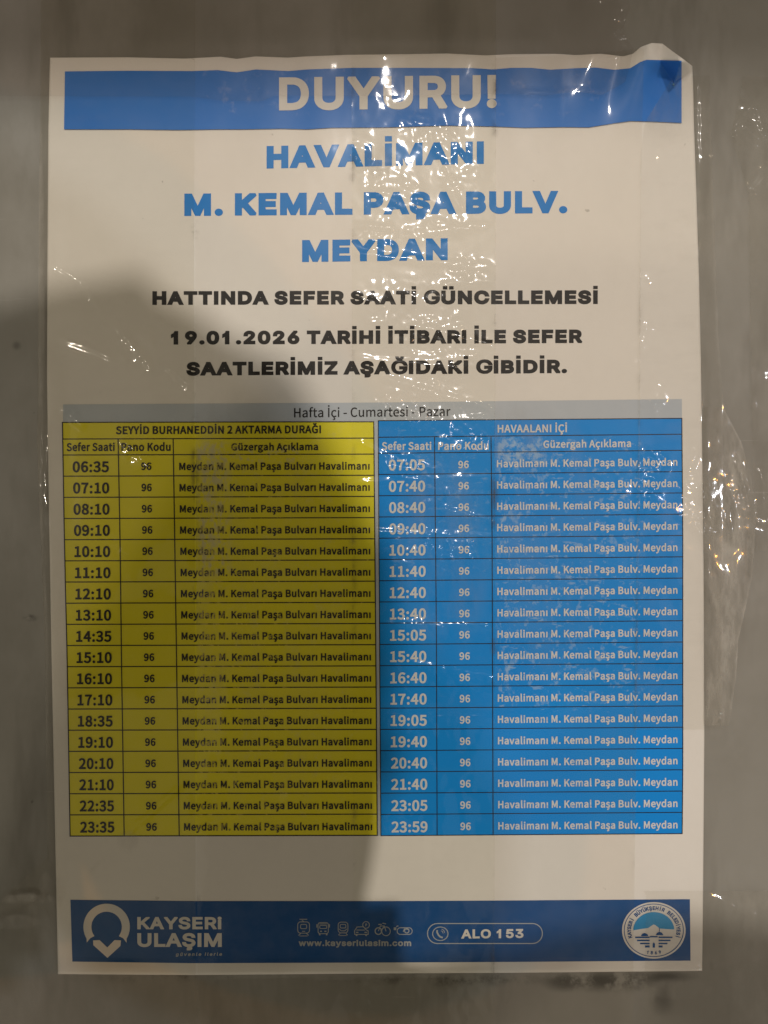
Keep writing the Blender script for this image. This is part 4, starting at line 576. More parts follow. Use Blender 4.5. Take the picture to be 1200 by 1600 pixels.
# the two timetables
TY = '06:35 07:10 08:10 09:10 10:10 11:10 12:10 13:10 14:35 15:10 16:10 17:10 18:35 19:10 20:10 21:10 22:35 23:35'.split()
TB = '07:05 07:40 08:40 09:40 10:40 11:40 12:40 13:40 15:05 15:40 16:40 17:40 19:05 19:40 20:40 21:40 23:05 23:59'.split()
def table(name, heading, heads, times, route, cols, yl, yr, m_bg, m_txt, m_line, lw, spec):
    """cols: polylines [(y, x), ...] of the vertical rules; yl / yr: rule heights at the left and right edge"""
    def X(c, y): return interp(cols[c], y)
    def Y(r, x):
        t = (x - X(0, yl[r])) / (X(3, yr[r]) - X(0, yl[r])); return yl[r] + (yr[r] - yl[r]) * t
    n = len(yl) - 1
    k = Ink()
    for r in range(n):
        xl, xr = X(0, yl[r]), X(3, yr[r]); xl2, xr2 = X(0, yl[r + 1]), X(3, yr[r + 1])
        k.patch([(xl, yl[r]), (xr, yr[r])], [(xl2, yl[r + 1]), (xr2, yr[r + 1])], 40, 3)
    t = k.link(name, m_bg, notice, LV)
    k = Ink()
    for r in range(n + 1):
        x0, x1 = X(0, yl[r]) - lw / 2, X(3, yr[r]) + lw / 2; m = 40
        k.stroke([(x0 + (x1 - x0) * i / m, Y(r, x0 + (x1 - x0) * i / m)) for i in range(m + 1)], lw)
    k.link('row_rules', m_line, t, 2 * LV)
    k = Ink()
    for c in range(4):
        r0 = 0 if c in (0, 3) else 1
        ys = [yl[r0] + (yl[n] - yl[r0]) * i / 60 for i in range(61)]
        ye = [Y(r0, X(c, yl[r0])) + (Y(n, X(c, yl[n])) - Y(r0, X(c, yl[r0]))) * i / 60 for i in range(61)]
        k.stroke([(X(c, y), y) for y in ye], lw)
    k.link('column_rules', m_line, t, 2.5 * LV)
    k = Ink()
    k.text('BOLD', heading, spec['hx'][0], spec['hy'][0], spec['hx'][1], spec['hy'][1], spec['hc'])
    for (txt, x0, x1, y0, y1, cap) in heads: k.text('BOLD', txt, x0, y0, x1, y1, cap)
    k.link('heading_lettering', m_txt, t, 3 * LV)
    kt, kc, kr = Ink(), Ink(), Ink()
    for r in range(18):
        f = r / 17
        L = lambda q: q[0] + (q[1] - q[0]) * f
        def base(x, off): return Y(r + 3, x) - off
        x0, x1 = L(spec['t0']), L(spec['t1']); kt.text('BOLD', times[r], x0, base(x0, L(spec['tb'])), x1, base(x1, L(spec['tb'])), L(spec['tc']))
        x0, x1 = L(spec['c0']), L(spec['c1']); kc.text('BOLD', '96', x0, base(x0, L(spec['cb'])), x1, base(x1, L(spec['cb'])), spec['cc'])
        x0, x1 = L(spec['r0']), L(spec['r1']); kr.text('BOLD', route, x0, base(x0, L(spec['rb'])), x1, base(x1, L(spec['rb'])), spec['rc'])
    kt.link('time_lettering', m_txt, t, 3 * LV); kc.link('code_lettering', m_txt, t, 3 * LV); kr.link('route_lettering', m_txt, t, 3 * LV)
    return t
ylY = [660, 686, 711] + [711 + 33.08 * i for i in range(1, 19)]; yrY = [659, 684.5, 709.5] + [709.5 + 33.1 * i for i in range(1, 19)]
table('yellow_timetable', 'SEYYİD BURHANEDDİN 2 AKTARMA DURAĞI',
      [('Sefer Saati', 104, 179, 705, 704.7, 12.6), ('Pano Kodu', 189.5, 266.5, 704.8, 704.5, 12.6), ('Güzergah Açıklama', 361.5, 497, 704, 703.5, 11.2)],
      TY, 'Meydan M. Kemal Paşa Bulvarı Havalimanı',
      [[(660, 97.5), (811, 100), (911, 102), (1011, 104.5), (1110, 106.3), (1306, 109.5)], [(686, 184.5), (844, 187.5), (1044, 190), (1241, 193), (1306, 194)],
       [(686, 270.5), (844, 273), (1110, 277), (1241, 279), (1306, 280)], [(660, 584), (1000, 587), (1306, 589.5)]],
      ylY, yrY, M_YELLOW, M_YTEXT, M_YTEXT, 1.6,
      dict(hx=(181, 501.5), hy=(678.6, 677), hc=12.4, t0=(113.5, 125), t1=(170, 178.5), tb=(6, 5.2), tc=(17, 17), c0=(220.5, 228.5), c1=(236.5, 245), cb=(9.2, 8), cc=11.8,
           r0=(280, 287.5), r1=(577.5, 581.5), rb=(8.8, 8), rc=11.6))
ylB = [657.3, 683.2, 708.2] + [708.2 + 33.2 * i for i in range(1, 19)]; yrB = [653.6, 678.4, 703.6] + [703.6 + 33.28 * i for i in range(1, 19)]
table('blue_timetable', 'HAVAALANI İÇİ',
      [('Sefer Saati', 596.5, 674, 703.3, 703, 12.3), ('Pano Kodu', 684.5, 763.5, 703, 702.5, 12.3), ('Güzergah Açıklama', 849, 986, 700, 698.5, 11.6)],
      TB, 'Havalimanı M. Kemal Paşa Bulv. Meydan',
      [[(657, 591), (900, 592.5), (1306, 595.2)], [(683, 679), (1000, 682), (1306, 683)], [(683, 767.3), (844, 769), (1306, 770.5)], [(653, 1065.5), (844, 1067), (1200, 1067), (1303, 1066)]],
      ylB, yrB, M_BLUE, M_GREYWHITE, M_BLACK, 1.3,
      dict(hx=(777.5, 886), hy=(676, 675.3), hc=12.2, t0=(607.5, 611.5), t1=(664, 668), tb=(6, 5), tc=(17, 17), c0=(716, 719.3), c1=(732.5, 735.7), cb=(8.5, 8), cc=11.6,
           r0=(776.3, 778.5), r1=(1058.5, 1058.7), rb=(9.3, 8.3), rc=11.6))

# footer banner
k = Ink(); k.patch([(110, 1406), (300, 1408), (600, 1408), (800, 1407), (1078, 1405)], [(113, 1502.5), (300, 1505), (600, 1504), (800, 1503), (1079, 1501)], 120, 14)
footer = k.link('footer_banner', M_NAVY, notice, LV)
# pin logo: open ring with a tick for its point
cx, cy = 166.6, 1448.3; ro, ri = 36.3, 23.8
a0, a1 = R(143), R(397)
out = [(cx + ro * math.cos(a0 + (a1 - a0) * i / 40), cy + ro * math.sin(a0 + (a1 - a0) * i / 40)) for i in range(41)]
inn = [(cx + ri * math.cos(a0 + (a1 - a0) * i / 40 + .0), cy + ri * math.sin(a0 + (a1 - a0) * i / 40)) for i in range(41)]
k = Ink(); k.poly([[(135.5, 1473)] + out[1:-1] + [(197.8, 1473), (192.5, 1466)] + inn[::-1] + [(141, 1466)]])
T_ = lambda x, y: (100 + x * .2333, 1390 + y * .2333)
k.poly([[T_(195, 340), T_(238, 338), T_(290, 388), T_(338, 338), T_(382, 340), T_(378, 378), T_(291, 457), T_(196, 372)]])
k.link('pin_logo', M_WHITE, footer, 2 * LV)
k = Ink(); k.text('GEO', 'KAYSERi', 214.5, 1452, 346.3, 1452, 19.2, track=-.02); k.text('GEO', 'ULAŞIM', 214.5, 1479.6, 346.5, 1479.6, 21.6, track=-.03)
k.text('GEO', 'güvenle ilerle', 274.5, 1493.8, 346.5, 1493.3, 5.2, m=1, slant=.2, track=.28)
k.link('operator_lettering', [M_WHITE, M_DIMWHITE], footer, 2 * LV)
# vehicle pictograms
U = lambda x, y: (440 + x * .2, 1410 + y * .2)
k = Ink(); w = 1.25
k.rrect(*U(126, 152), *U(218, 240), 4.5, w); k.rrect(*U(148, 172), *U(196, 205), 2, w); k.stroke([U(140, 132), U(200, 132)], w); k.stroke([U(160, 140), U(172, 150)], w); k.stroke([U(132, 258), U(150, 242)], w); k.stroke([U(212, 258), U(194, 242)], w)
k.stroke([U(140, 262), U(205, 262)], 1); k.stroke([U(160, 226), U(184, 226)], w); k.link('tram_pictogram', M_DIMWHITE, footer, 2 * LV)
k = Ink(); k.rrect(*U(285, 158), *U(365, 244), 3.4, w); k.rrect(*U(298, 180), *U(352, 204), 1.4, w); k.stroke([U(296, 168), U(354, 168)], w); k.stroke([U(276, 170), U(276, 196)], 1.6); k.stroke([U(374, 170), U(374, 196)], 1.6)
k.stroke([U(300, 226), U(316, 226)], 2); k.stroke([U(334, 226), U(350, 226)], 2); k.stroke([U(298, 246), U(298, 257)], 2.4); k.stroke([U(352, 246), U(352, 257)], 2.4); k.link('bus_pictogram', M_DIMWHITE, footer, 2 * LV)
k = Ink(); k.rrect(*U(442, 154), *U(518, 238), 4.6, w); k.rrect(*U(458, 172), *U(502, 200), 1.8, w); k.stroke([U(448, 206), U(466, 222), U(494, 222), U(512, 206)], w); k.stroke([U(444, 256), U(458, 242)], w); k.stroke([U(516, 256), U(502, 242)], w)
k.stroke([U(452, 259), U(508, 259)], 1); k.link('metro_pictogram', M_DIMWHITE, footer, 2 * LV)
k = Ink(); k.stroke([U(574, 216), U(590, 192), U(640, 190), U(660, 214), U(676, 222), U(676, 250), U(572, 250), U(570, 222)], w, True); k.stroke([U(584, 216), U(652, 216)], w); k.stroke([U(582, 234), U(600, 234)], 1.8); k.stroke([U(648, 234), U(666, 234)], 1.8)
k.stroke([U(586, 252), U(586, 262)], 2.4); k.stroke([U(660, 252), U(660, 262)], 2.4); k.ring(*U(660, 176), 5.2, 5.2, w); k.text('GEO', 'P', U(654, 0)[0], U(0, 187)[1], U(668, 0)[0], U(0, 187)[1], 4.4); k.link('car_pictogram', M_DIMWHITE, footer, 2 * LV)
k = Ink(); k.ring(*U(756, 224), 5.0, 5.2, 1.7); k.ring(*U(816, 226), 6.6, 6.8, w); k.stroke([U(756, 224), U(772, 184), U(802, 184), U(816, 226)], w); k.stroke([U(774, 224), U(802, 186)], w); k.stroke([U(756, 172), U(782, 172)], 1.6); k.stroke([U(788, 162), U(816, 168)], 1.4)
k.link('bicycle_pictogram', M_DIMWHITE, footer, 2 * LV)
k = Ink(); k.rrect(*U(903, 198), *U(1020, 250), 5, w); k.stroke([U(876, 206), U(896, 206)], 4.2); k.stroke([U(896, 190), U(912, 182)], 1.6); k.ring(*U(978, 222), 3.4, 3.4, 1.6); k.stroke([U(950, 230), U(960, 206), U(992, 212)], w); k.link('key_pictogram', M_DIMWHITE, footer, 2 * LV)
k = Ink(); k.text('GEO', 'www.kayseriulasim.com', 466.5, 1478.3, 642.5, 1478.3, 9.6); k.link('web_lettering', M_DIMWHITE, footer, 2 * LV)
# telephone pill
k = Ink(); k.rrect(668, 1443, 847.5, 1474.2, 15.4, 1.5); k.ring(688, 1459, 12, 10.6, 1.4)
k.stroke([(683.2, 1453.2), (682.9, 1456.4), (685, 1461), (688.2, 1464), (691.8, 1465)], 2.6); k.stroke([(689, 1454.2), (691.4, 1455.6), (692.4, 1458.4)], 1); k.stroke([(690, 1451.6), (693.4, 1453.6), (694.8, 1457.4)], 1)
pill = k.link('telephone_badge', M_DIMWHITE, footer, 2 * LV)
k = Ink(); k.text('GEO', 'ALO 153', 720.5, 1466.5, 818, 1465.6, 14.2); k.link('telephone_lettering', M_WHITE, footer, 2 * LV)
# city emblem
ex, ey, rx, ry = 1021.6, 1453.7, 49.7, 44.2
E_ = lambda a, r: (ex + rx * r * math.cos(a), ey + ry * r * math.sin(a))
k = Ink(); k.disc(ex, ey, rx, ry, 0, 64); k.link('city_emblem', M_WHITE, footer, 2 * LV)
k = Ink(); k.ring(ex, ey, rx * .93, ry * .93, 1.1, 1, 64)
sky = [E_(R(-a), .645) for a in range(3, 178, 5)]
k.poly([sky + [E_(R(180), .645), (ex - 18, ey - 2.5), (ex - 9, ey - 3.5), (ex - 1, ey - 9), (ex + 2, ey - 8.6), (ex + 9, ey - 3), (ex + 20, ey - 2)]], 2)
for i, yy in enumerate((11, 15.8, 20.6, 25.2)):
    hw = 32 * math.sqrt(max(.05, 1 - ((yy + 1) / 29.) ** 2)); th = 2.2 if i < 3 else 3.2
    k.stroke([(ex - hw, ey + yy), (ex - 6.5, ey + yy)], th, False, 1); k.stroke([(ex + 7.5, ey + yy), (ex + hw, ey + yy)], th, False, 1)
k.poly([[(ex - 20, ey + 9), (ex - 18, ey + 5.4), (ex - 14, ey + 4.2), (ex - 10, ey + 6), (ex - 8.6, ey + 9)]], 1)
k.poly([[(ex + 3.4, ey + 7.6), (ex + 5, ey + 4), (ex + 9, ey + 2.2), (ex + 13, ey + 4), (ex + 15, ey + 7.6)]], 1)
k.stroke([(ex + 8.8, ey + 2), (ex + 8.8, ey - 4.5)], .8, False, 1); k.stroke([(ex - 6, ey + 10), (ex + 6, ey + 10)], 2, False, 1)
k.poly([[(ex - 1.8, ey + 27), (ex - 1.8, ey + 21), (ex, ey + 18.6), (ex + 1.8, ey + 21), (ex + 1.8, ey + 27)]], 1)
def around(txt, ac, da, r, cap, sgn=1):
    for i, ch in enumerate(txt):
        adv, V, T = FONTS['GEO'][ch] if ch != ' ' else (0, [], [])
        if not V: continue
        a = ac + (i - (len(txt) - 1) / 2) * da * sgn; wd = max(p[0] for p in V) + min(p[0] for p in V)
        bx, by = E_(a, r); t = a + math.pi / 2 if sgn > 0 else a - math.pi / 2
        k.tris([(bx + (p[0] - wd / 2) * cap * .82 * math.cos(t) + p[1] * cap * math.sin(t), by + (p[0] - wd / 2) * cap * .82 * math.sin(t) - p[1] * cap * math.cos(t)) for p in V], T, 1)
around('KAYSERİ BÜYÜKŞEHİR BELEDİYESİ', R(-90), R(7.6), .715, 6.2)
around('1869', R(90), R(9.2), .855, 5.4, -1)
k.link('emblem_print', M_EMBLEM, footer, 3 * LV)

# ------------------------------------------------------------------ clear tape
def seg_d(x, y, a):
    x0, y0, x1, y1 = a; dx, dy = x1 - x0, y1 - y0; t = ((x - x0) * dx + (y - y0) * dy) / (dx * dx + dy * dy)
    tc_ = min(1, max(0, t)); return ((x - x0) * dy - (y - y0) * dx) / math.hypot(dx, dy), math.hypot(x - x0 - tc_ * dx, y - y0 - tc_ * dy), t
def base_h(x, y):
    """paper where there is paper, panel outside, the film stretched over the step"""
    d = min(x - interp(LEFT, y), interp(RIGHT, y) - x, 1520 - y, y - interp(TOP, min(max(x, 78), 1083)))
    return .0003 + (sheet_h(min(max(x, 74), 1098), min(max(y, 70), 1520)) - .0003) * smooth(-9, 1, d)
def tape(name, left, right, y0, y1, mat, label, lift=.0005, creases=(), spots=(), milky=(), wave=.0001, dirty=1.0, step=4, top=None, bottom=None, horiz=False, seed=0, edges=(1, 1)):
    """left / right: polylines of the two long edges [(y, x)]; creases: (x0, y0, x1, y1, width, height); spots: (x, y, rx, ry, rot, amount) of crumpling"""
    ny = max(2, int((y1 - y0) / step)); V = []; CR = []; ED = []; MK = []; ncol = None
    wmax = max(interp(right, y) - interp(left, y) for y in range(int(y0), int(y1) + 1, 10)); nx = max(2, int(wmax / step))
    for j in range(ny + 1):
        for i in range(nx + 1):
            u = i / nx; v = j / ny
            ya = y0; yb = y1
            y = y0 + (y1 - y0) * v
            xl, xr = interp(left, y), interp(right, y); x = xl + (xr - xl) * u
            if top: y = y + (interp(top, x) - y0) * (1 - v)
            if bottom: y = y + (interp(bottom, x) - y1) * v
            h = base_h(x, y) + lift + wave * (fbm(x / 55., y / 75., seed, 3))
            cr_ = 0; mk = 0
            for c in creases:
                d, far, t = seg_d(x, y, c[:4])
                if far < c[4] * 3.2:
                    d += 2.2 * noise.noise(Vector((x / 17., y / 17., seed + 5)))
                    e = smooth(-.06, .08, t) * smooth(1.06, .92, t)
                    h += .68 * c[5] * gauss(d, c[4]) * e; cr_ = max(cr_, .14 * gauss(d, c[4] * 1.8) * e)
            for s_ in spots:
                a = R(s_[4]); dx, dy = x - s_[0], y - s_[1]; q = math.hypot((dx * math.cos(a) + dy * math.sin(a)) / s_[2], (-dx * math.sin(a) + dy * math.cos(a)) / s_[3])
                if q < 1:
                    e = smooth(1, .45, q) * (.55 + .9 * max(0, fbm(x / 22., y / 22., seed + 9, 2) + .25)); cr_ = max(cr_, s_[5] * e)
                    h += .0004 * s_[5] * e * (fbm(x / 11., y / 11., seed + 2, 2) + .5)
            for s_ in milky:
                q = math.hypot((x - s_[0]) / s_[2], (y - s_[1]) / s_[3])
                if q < 1: mk = max(mk, s_[4] * smooth(1, .55, q))
            V.append(W(x, y, max(h, .00012))); CR.append(cr_); MK.append(mk)
            e0 = gauss((x - xl), 5) * edges[0]; e1 = gauss((xr - x), 5) * edges[1]
            ED.append(dirty * max(e0, e1))
    F = [(j * (nx + 1) + i, (j + 1) * (nx + 1) + i, (j + 1) * (nx + 1) + i + 1, j * (nx + 1) + i + 1) for j in range(ny) for i in range(nx)]
    me = bpy.data.meshes.new(name); me.from_pydata(V, [], F)
    for nm, arr in (('crumple', CR), ('edge', ED), ('milky', MK)):
        at = me.attributes.new(nm, 'FLOAT', 'POINT'); at.data.foreach_set('value', arr)
    for q in me.polygons: q.use_smooth = True
    return tag(link_obj(name, me, mat), label, 'tape', 'clear packing tape over the notice')

CLEAR = (.985, .975, .955)
T_C = tape_mat('clear_tape_wrinkled', R(-12), (.97, .962, .93), (.34, 1, 1.35))
T_L = tape_mat('clear_tape_diagonal', R(-48), (.955, .943, .91), (.30, 1, 1.5))
T_S = tape_mat('clear_tape_smooth', R(0), CLEAR, (1, 1, .5), haze=.015)
T_R = tape_mat('clear_tape_streaked', R(90), (.965, .96, .945), (.5, 1, 1.6), haze=.05)
T_T = tape_mat('clear_tape_hazy', R(0), (.95, .935, .93), (.6, 1, 1.4), haze=.015)

tape('clear_tape', [(0, 64), (700, 58), (1000, 70), (1340, 74), (1400, 8), (1440, -20), (1640, -30)], [(0, 305), (400, 303.5), (1640, 306)], -40, 1640, T_L,
     'clear tape strip with diagonal wrinkles over the left edge of the notice', creases=[(84, 412, 150, 452, 4, .0005), (130, 448, 160, 486, 3, .0004), (188, 515, 238, 578, 5, .0005), (262, 572, 300, 606, 4, .0006), (90, 525, 180, 560, 4, .0003),
     (98, 640, 132, 668, 4, .0004), (196, 690, 238, 735, 4, .0005), (92, 1400, 285, 1225, 5, .0004), (200, 1425, 230, 1440, 5, .0003), (66, 250, 62, 640, 4, .0004), (60, 640, 52, 800, 5, .0009), (72, 660, 66, 900, 5, .0006), (0, 1440, 96, 1392, 6, .0012), (10, 1400, 60, 1395, 5, .0009), (62, 1300, 90, 1420, 5, .0007), (66, 900, 80, 1300, 4, .0004), (75, 60, 66, 260, 4, .0006)],
     spots=[(135, 450, 60, 26, 45, .30), (215, 550, 100, 34, 52, .35), (290, 590, 50, 20, 52, .6), (110, 646, 34, 14, 40, .5), (215, 715, 50, 22, 48, .5), (175, 850, 40, 22, 48, .5), (58, 730, 14, 90, 0, .9), (200, 430, 160, 40, 12, .10), (245, 505, 44, 60, 30, .3), (190, 520, 120, 90, 40, .14)],
     milky=[(110, 1000, 40, 300, .05), (46, 1404, 70, 10, .55), (20, 1440, 60, 14, .4), (78, 1390, 22, 40, .35), (60, 1480, 30, 110, .22), (200, 1315, 20, 20, .15), (64, 450, 7, 300, .30), (66, 1050, 12, 240, .25), (58, 760, 16, 120, .35), (20, 1560, 60, 60, .18)], seed=1, wave=.00006, edges=(.3, 1))  # slim milky streaks along the folds are pale highlights painted into the film
tape('clear_tape', [(0, 303.5), (1640, 309)], [(0, 550), (1640, 552)], -40, 1640, T_S, 'smooth clear tape strip over kemal and the yellow route column', lift=.0006, milky=[(340, 850, 60, 330, .10), (430, 1000, 140, 400, .05)],
     spots=[(430, 150, 70, 14, 5, .15), (500, 820, 60, 10, 5, .2), (560, 760, 30, 60, 0, .3)], creases=[(440, 1250, 530, 1210, 5, .0003), (560, 690, 600, 712, 4, .0004)], seed=2, edges=(1, .5), wave=.00006)
tape('clear_tape', [(0, 549.5), (1640, 552)], [(0, 775), (1640, 772)], -40, 1640, T_C, 'badly wrinkled clear tape strip running down the middle of the notice with the most glints', lift=.0009,
     creases=[(552, 395, 770, 420, 6, .0007), (660, 365, 760, 350, 5, .0006), (555, 462, 600, 480, 4, .0006), (640, 505, 770, 540, 5, .0008), (575, 505, 610, 500, 4, .0006), (600, 590, 770, 640, 5, .0008), (555, 560, 720, 575, 5, .0006), (690, 445, 775, 440, 6, .0007),
              (600, 640, 650, 665, 6, .0009), (560, 690, 640, 735, 5, .0006), (596, 724, 650, 736, 7, .0008), (560, 830, 770, 838, 4, .0006), (600, 843, 770, 848, 4, .0005), (690, 795, 768, 815, 4, .0008), (600, 975, 770, 978, 4, .0007), (596, 862, 690, 858, 5, .0005),
              (640, 1035, 770, 1060, 4, .0006), (600, 1120, 770, 1122, 4, .0006), (552, 755, 770, 745, 5, .0006), (590, 1282, 640, 1290, 5, .0006), (552, 240, 570, 262, 8, .0016), (700, 290, 722, 330, 6, .0006), (552, 350, 600, 356, 4, .0008), (670, 210, 690, 250, 5, .0005), (640, 660, 760, 652, 5, .0006)],
     spots=[(620, 300, 70, 46, 20, 1.0), (680, 215, 80, 34, 25, .9), (590, 365, 46, 30, 10, 1.3), (690, 358, 80, 24, -8, 1.2), (562, 240, 26, 26, 0, 1.0), (720, 270, 44, 48, 60, .8), (730, 420, 60, 28, 0, 1.0), (650, 480, 120, 60, 10, .6), (690, 535, 110, 50, 14, .8), (680, 625, 120, 44, 16, 1.0),
            (625, 645, 70, 30, 16, 1.6), (630, 728, 60, 26, 8, 2.0), (725, 690, 66, 34, 10, 1.3), (690, 780, 100, 60, 10, .9), (670, 842, 115, 22, 3, 1.4), (680, 880, 100, 40, 5, .9), (690, 980, 90, 26, 3, 1.1), (680, 1060, 100, 40, 10, .8), (680, 1130, 100, 40, 5, .8), (620, 1285, 60, 24, 0, 1.0)],
     milky=[(690, 860, 90, 190, .10), (590, 250, 30, 30, .2)], seed=3, wave=.00025, step=3)
tape('clear_tape', [(0, 774), (1640, 771)], [(0, 1006), (250, 1001), (700, 1000), (1640, 988)], -10, 1600, T_S, 'smooth clear tape strip over bulv and the blue route column, ending in a torn top', lift=.0006, top=[(774, 90), (900, 85), (1006, 75)],
     spots=[(995, 545, 14, 60, 10, .5), (1000, 790, 22, 46, 10, .6), (985, 740, 20, 60, 20, .4)], milky=[(860, 850, 100, 260, .07), (800, 680, 50, 60, .14)], seed=4, edges=(.6, .25), wave=.00008)
tape('clear_tape', [(120, 1052), (190, 1008), (240, 1001), (640, 998), (900, 994), (1640, 985)], [(100, 1108), (470, 1120), (640, 1130), (1640, 1128)], 118, 1140, T_R, 'clear tape strip lapping over the right edge of the notice onto the panel', lift=.0010,
     creases=[(1004, 540, 1014, 500, 4, .0007), (1020, 640, 1036, 600, 4, .0006), (1095, 120, 1100, 640, 6, .0010), (1010, 700, 990, 760, 5, .0008), (1040, 715, 1015, 760, 5, .0008), (1095, 760, 1112, 820, 6, .0016), (1075, 740, 1090, 700, 5, .0008), (1124, 440, 1128, 640, 4, .0005), (1010, 440, 1060, 400, 5, .0005)],
     spots=[(1016, 735, 40, 30, -50, 1.4), (1008, 765, 26, 40, 10, 1.4), (1012, 790, 30, 24, 0, 1.3), (1076, 752, 20, 24, 0, 1.0), (1085, 800, 40, 46, -35, 1.0), (1105, 800, 24, 66, 0, .9), (1010, 515, 24, 40, 15, .5), (1027, 615, 24, 34, 35, .5), (1040, 440, 40, 60, 30, .2), (1030, 160, 26, 40, 40, .15)],
     milky=[(1115, 400, 30, 340, .10), (1118, 850, 30, 330, .18), (1040, 165, 40, 60, .16)], seed=5, wave=.0002, step=3, edges=(.35, .2))
tape('clear_tape', [(-40, -60), (260, -60)], [(-40, 972), (20, 985), (60, 972), (100, 990), (130, 984), (160, 975), (260, 972)], -40, 152, T_T, 'hazy horizontal tape strip across the top edge of the notice, its right end torn', lift=.0014,
     bottom=[(-60, 150), (300, 151), (345, 157), (410, 158), (430, 149), (560, 150), (770, 147), (800, 147), (850, 150), (900, 143), (940, 149), (972, 131), (990, 118)],
     creases=[(972, -20, 984, 60, 5, .0012), (984, 60, 990, 128, 6, .0014), (930, -20, 968, 40, 4, .0006), (800, 147, 960, 140, 4, .0005)], spots=[(975, 40, 22, 80, 0, 1.7), (985, 115, 14, 26, 0, 1.5), (955, -5, 30, 30, 0, 1.2)],
     milky=[(880, 128, 120, 30, .05)], seed=6, dirty=.25, wave=.00012)
tape('clear_tape', [(640, 1099), (760, 1099.5), (1040, 1101), (1135, 1100)], [(640, 1132), (690, 1158), (740, 1174), (800, 1182), (900, 1176), (1000, 1154), (1060, 1150), (1135, 1139)], 636, 1134, T_R, 'milky leftover tape piece with a rounded end on the panel beside the notice', lift=.0004,
     creases=[(1170, 700, 1181, 790, 4, .0012), (1166, 770, 1150, 720, 4, .0008), (1138, 770, 1146, 850, 5, .0007), (1120, 1120, 1138, 1132, 6, .0006), (1181, 790, 1176, 900, 4, .0008)],
     spots=[(1160, 770, 22, 60, -20, .6), (1128, 806, 12, 34, 0, .35)], milky=[(1140, 880, 50, 320, .62), (1150, 690, 44, 60, .55), (1120, 1100, 34, 70, .6)], seed=7, step=3, edges=(.1, .1), wave=.0003)
tape('clear_tape', [(130, 1160), (210, 1143), (300, 1170), (700, 1176), (860, 1182)], [(130, 1330), (860, 1330)], 120, 862, T_R, 'crumpled loose tape film on the bare panel at the right edge of the photo', lift=.0006,
     creases=[(1145, 200, 1205, 130, 6, .0014), (1150, 206, 1162, 230, 5, .0012), (1182, 165, 1196, 215, 4, .0012), (1162, 196, 1190, 222, 6, .0012), (1176, 300, 1210, 260, 6, .0008), (1190, 730, 1195, 800, 6, .0008)],
     spots=[(1170, 200, 40, 40, 0, .6), (1195, 780, 34, 60, 0, .7), (1185, 170, 30, 40, 60, .6)], seed=8, step=3, wave=.0004, edges=(.1, .1))

tape('clear_tape', [(1380, 1000), (1400, 1010), (1640, 1004)], [(1380, 1330), (1640, 1330)], 1392, 1640, T_R, 'cloudy tape patch on the panel below the emblem at the lower right corner', lift=.0013,
     creases=[(1105, 1400, 1200, 1440, 6, .0008), (1020, 1530, 1200, 1500, 6, .0007), (1110, 1450, 1130, 1620, 5, .0006)], spots=[(1150, 1440, 60, 50, 30, .5)],
     milky=[(1180, 1400, 90, 26, .22), (1160, 1470, 40, 90, .16), (1060, 1545, 60, 20, .2), (1200, 1560, 60, 60, .18)], seed=9, edges=(.1, .1), wave=.0003)

# ------------------------------------------------------------------ the photographer, whose shadow falls on the notice
def skin_body(name, joints, bones, mats, pick, label, cat):
    me = bpy.data.meshes.new(name + '_frame'); keys = list(joints)
    me.from_pydata([joints[q][0] for q in keys], [(keys.index(a), keys.index(b)) for a, b in bones], [])
    o = bpy.data.objects.new(name, me); COL.objects.link(o)
    md = o.modifiers.new('skin', 'SKIN'); md.use_smooth_shade = True
    for q, sv in zip(keys, me.skin_vertices[0].data):
        r = joints[q][1]; sv.radius = r if isinstance(r, tuple) else (r, r)
    me.skin_vertices[0].data[keys.index('pelvis')].use_root = True
    o.modifiers.new('sub', 'SUBSURF').levels = 2
    dg = bpy.context.evaluated_depsgraph_get(); m2 = bpy.data.meshes.new_from_object(o.evaluated_get(dg)); o.modifiers.clear(); o.data = m2
    m2.materials.clear()
    for q in mats: m2.materials.append(q)
    for f in m2.polygons: f.material_index = pick(f.center); f.use_smooth = True
    return tag(o, label, cat)
def plain(name, col, rough=.7):
    m, nt, p = new_mat(name); n = obj_noise(nt, 160, 4, .6)
    nt.links.new(mix_col(nt, n, col, tuple(c * 1.5 for c in col)), p.inputs['Base Color']); p.inputs['Roughness'].default_value = rough; return m
J = {'pelvis': ((-.06, -.74, .93), (.155, .115)), 'waist': ((-.06, -.72, 1.08), (.145, .11)), 'chest': ((-.055, -.655, 1.25), (.16, .12)), 'upper': ((-.055, -.575, 1.3730), (.12, .10)),
     'neck': ((-.066, -.56, 1.4730), .060), 'jaw': ((-.070, -.545, 1.5480), (.064, .072)), 'head': ((-.072, -.55, 1.6180), (.078, .095)), 'crown': ((-.072, -.555, 1.6830), (.060, .075)),
     'rsh': ((.13, -.515, 1.4900), .072), 'relb': ((.245, -.47, 1.28), .050), 'rwri': ((.090, -.32, 1.2815), .030), 'rpalm': ((.047, -.285, 1.3215), (.040, .016)),
     'lsh': ((-.26, -.53, 1.4650), .070), 'lelb': ((-.34, -.46, 1.24), .050), 'lwri': ((-.075, -.305, 1.3315), .029), 'lpalm': ((-.030, -.287, 1.4115), (.050, .015)),
     'rhip': ((.03, -.74, .86), .095), 'rknee': ((.04, -.70, .49), .062), 'rank': ((.045, -.72, .09), .042), 'rtoe': ((.055, -.56, .035), (.042, .03)),
     'lhip': ((-.15, -.74, .86), .095), 'lknee': ((-.16, -.70, .49), .062), 'lank': ((-.165, -.72, .09), .042), 'ltoe': ((-.175, -.56, .035), (.042, .03))}
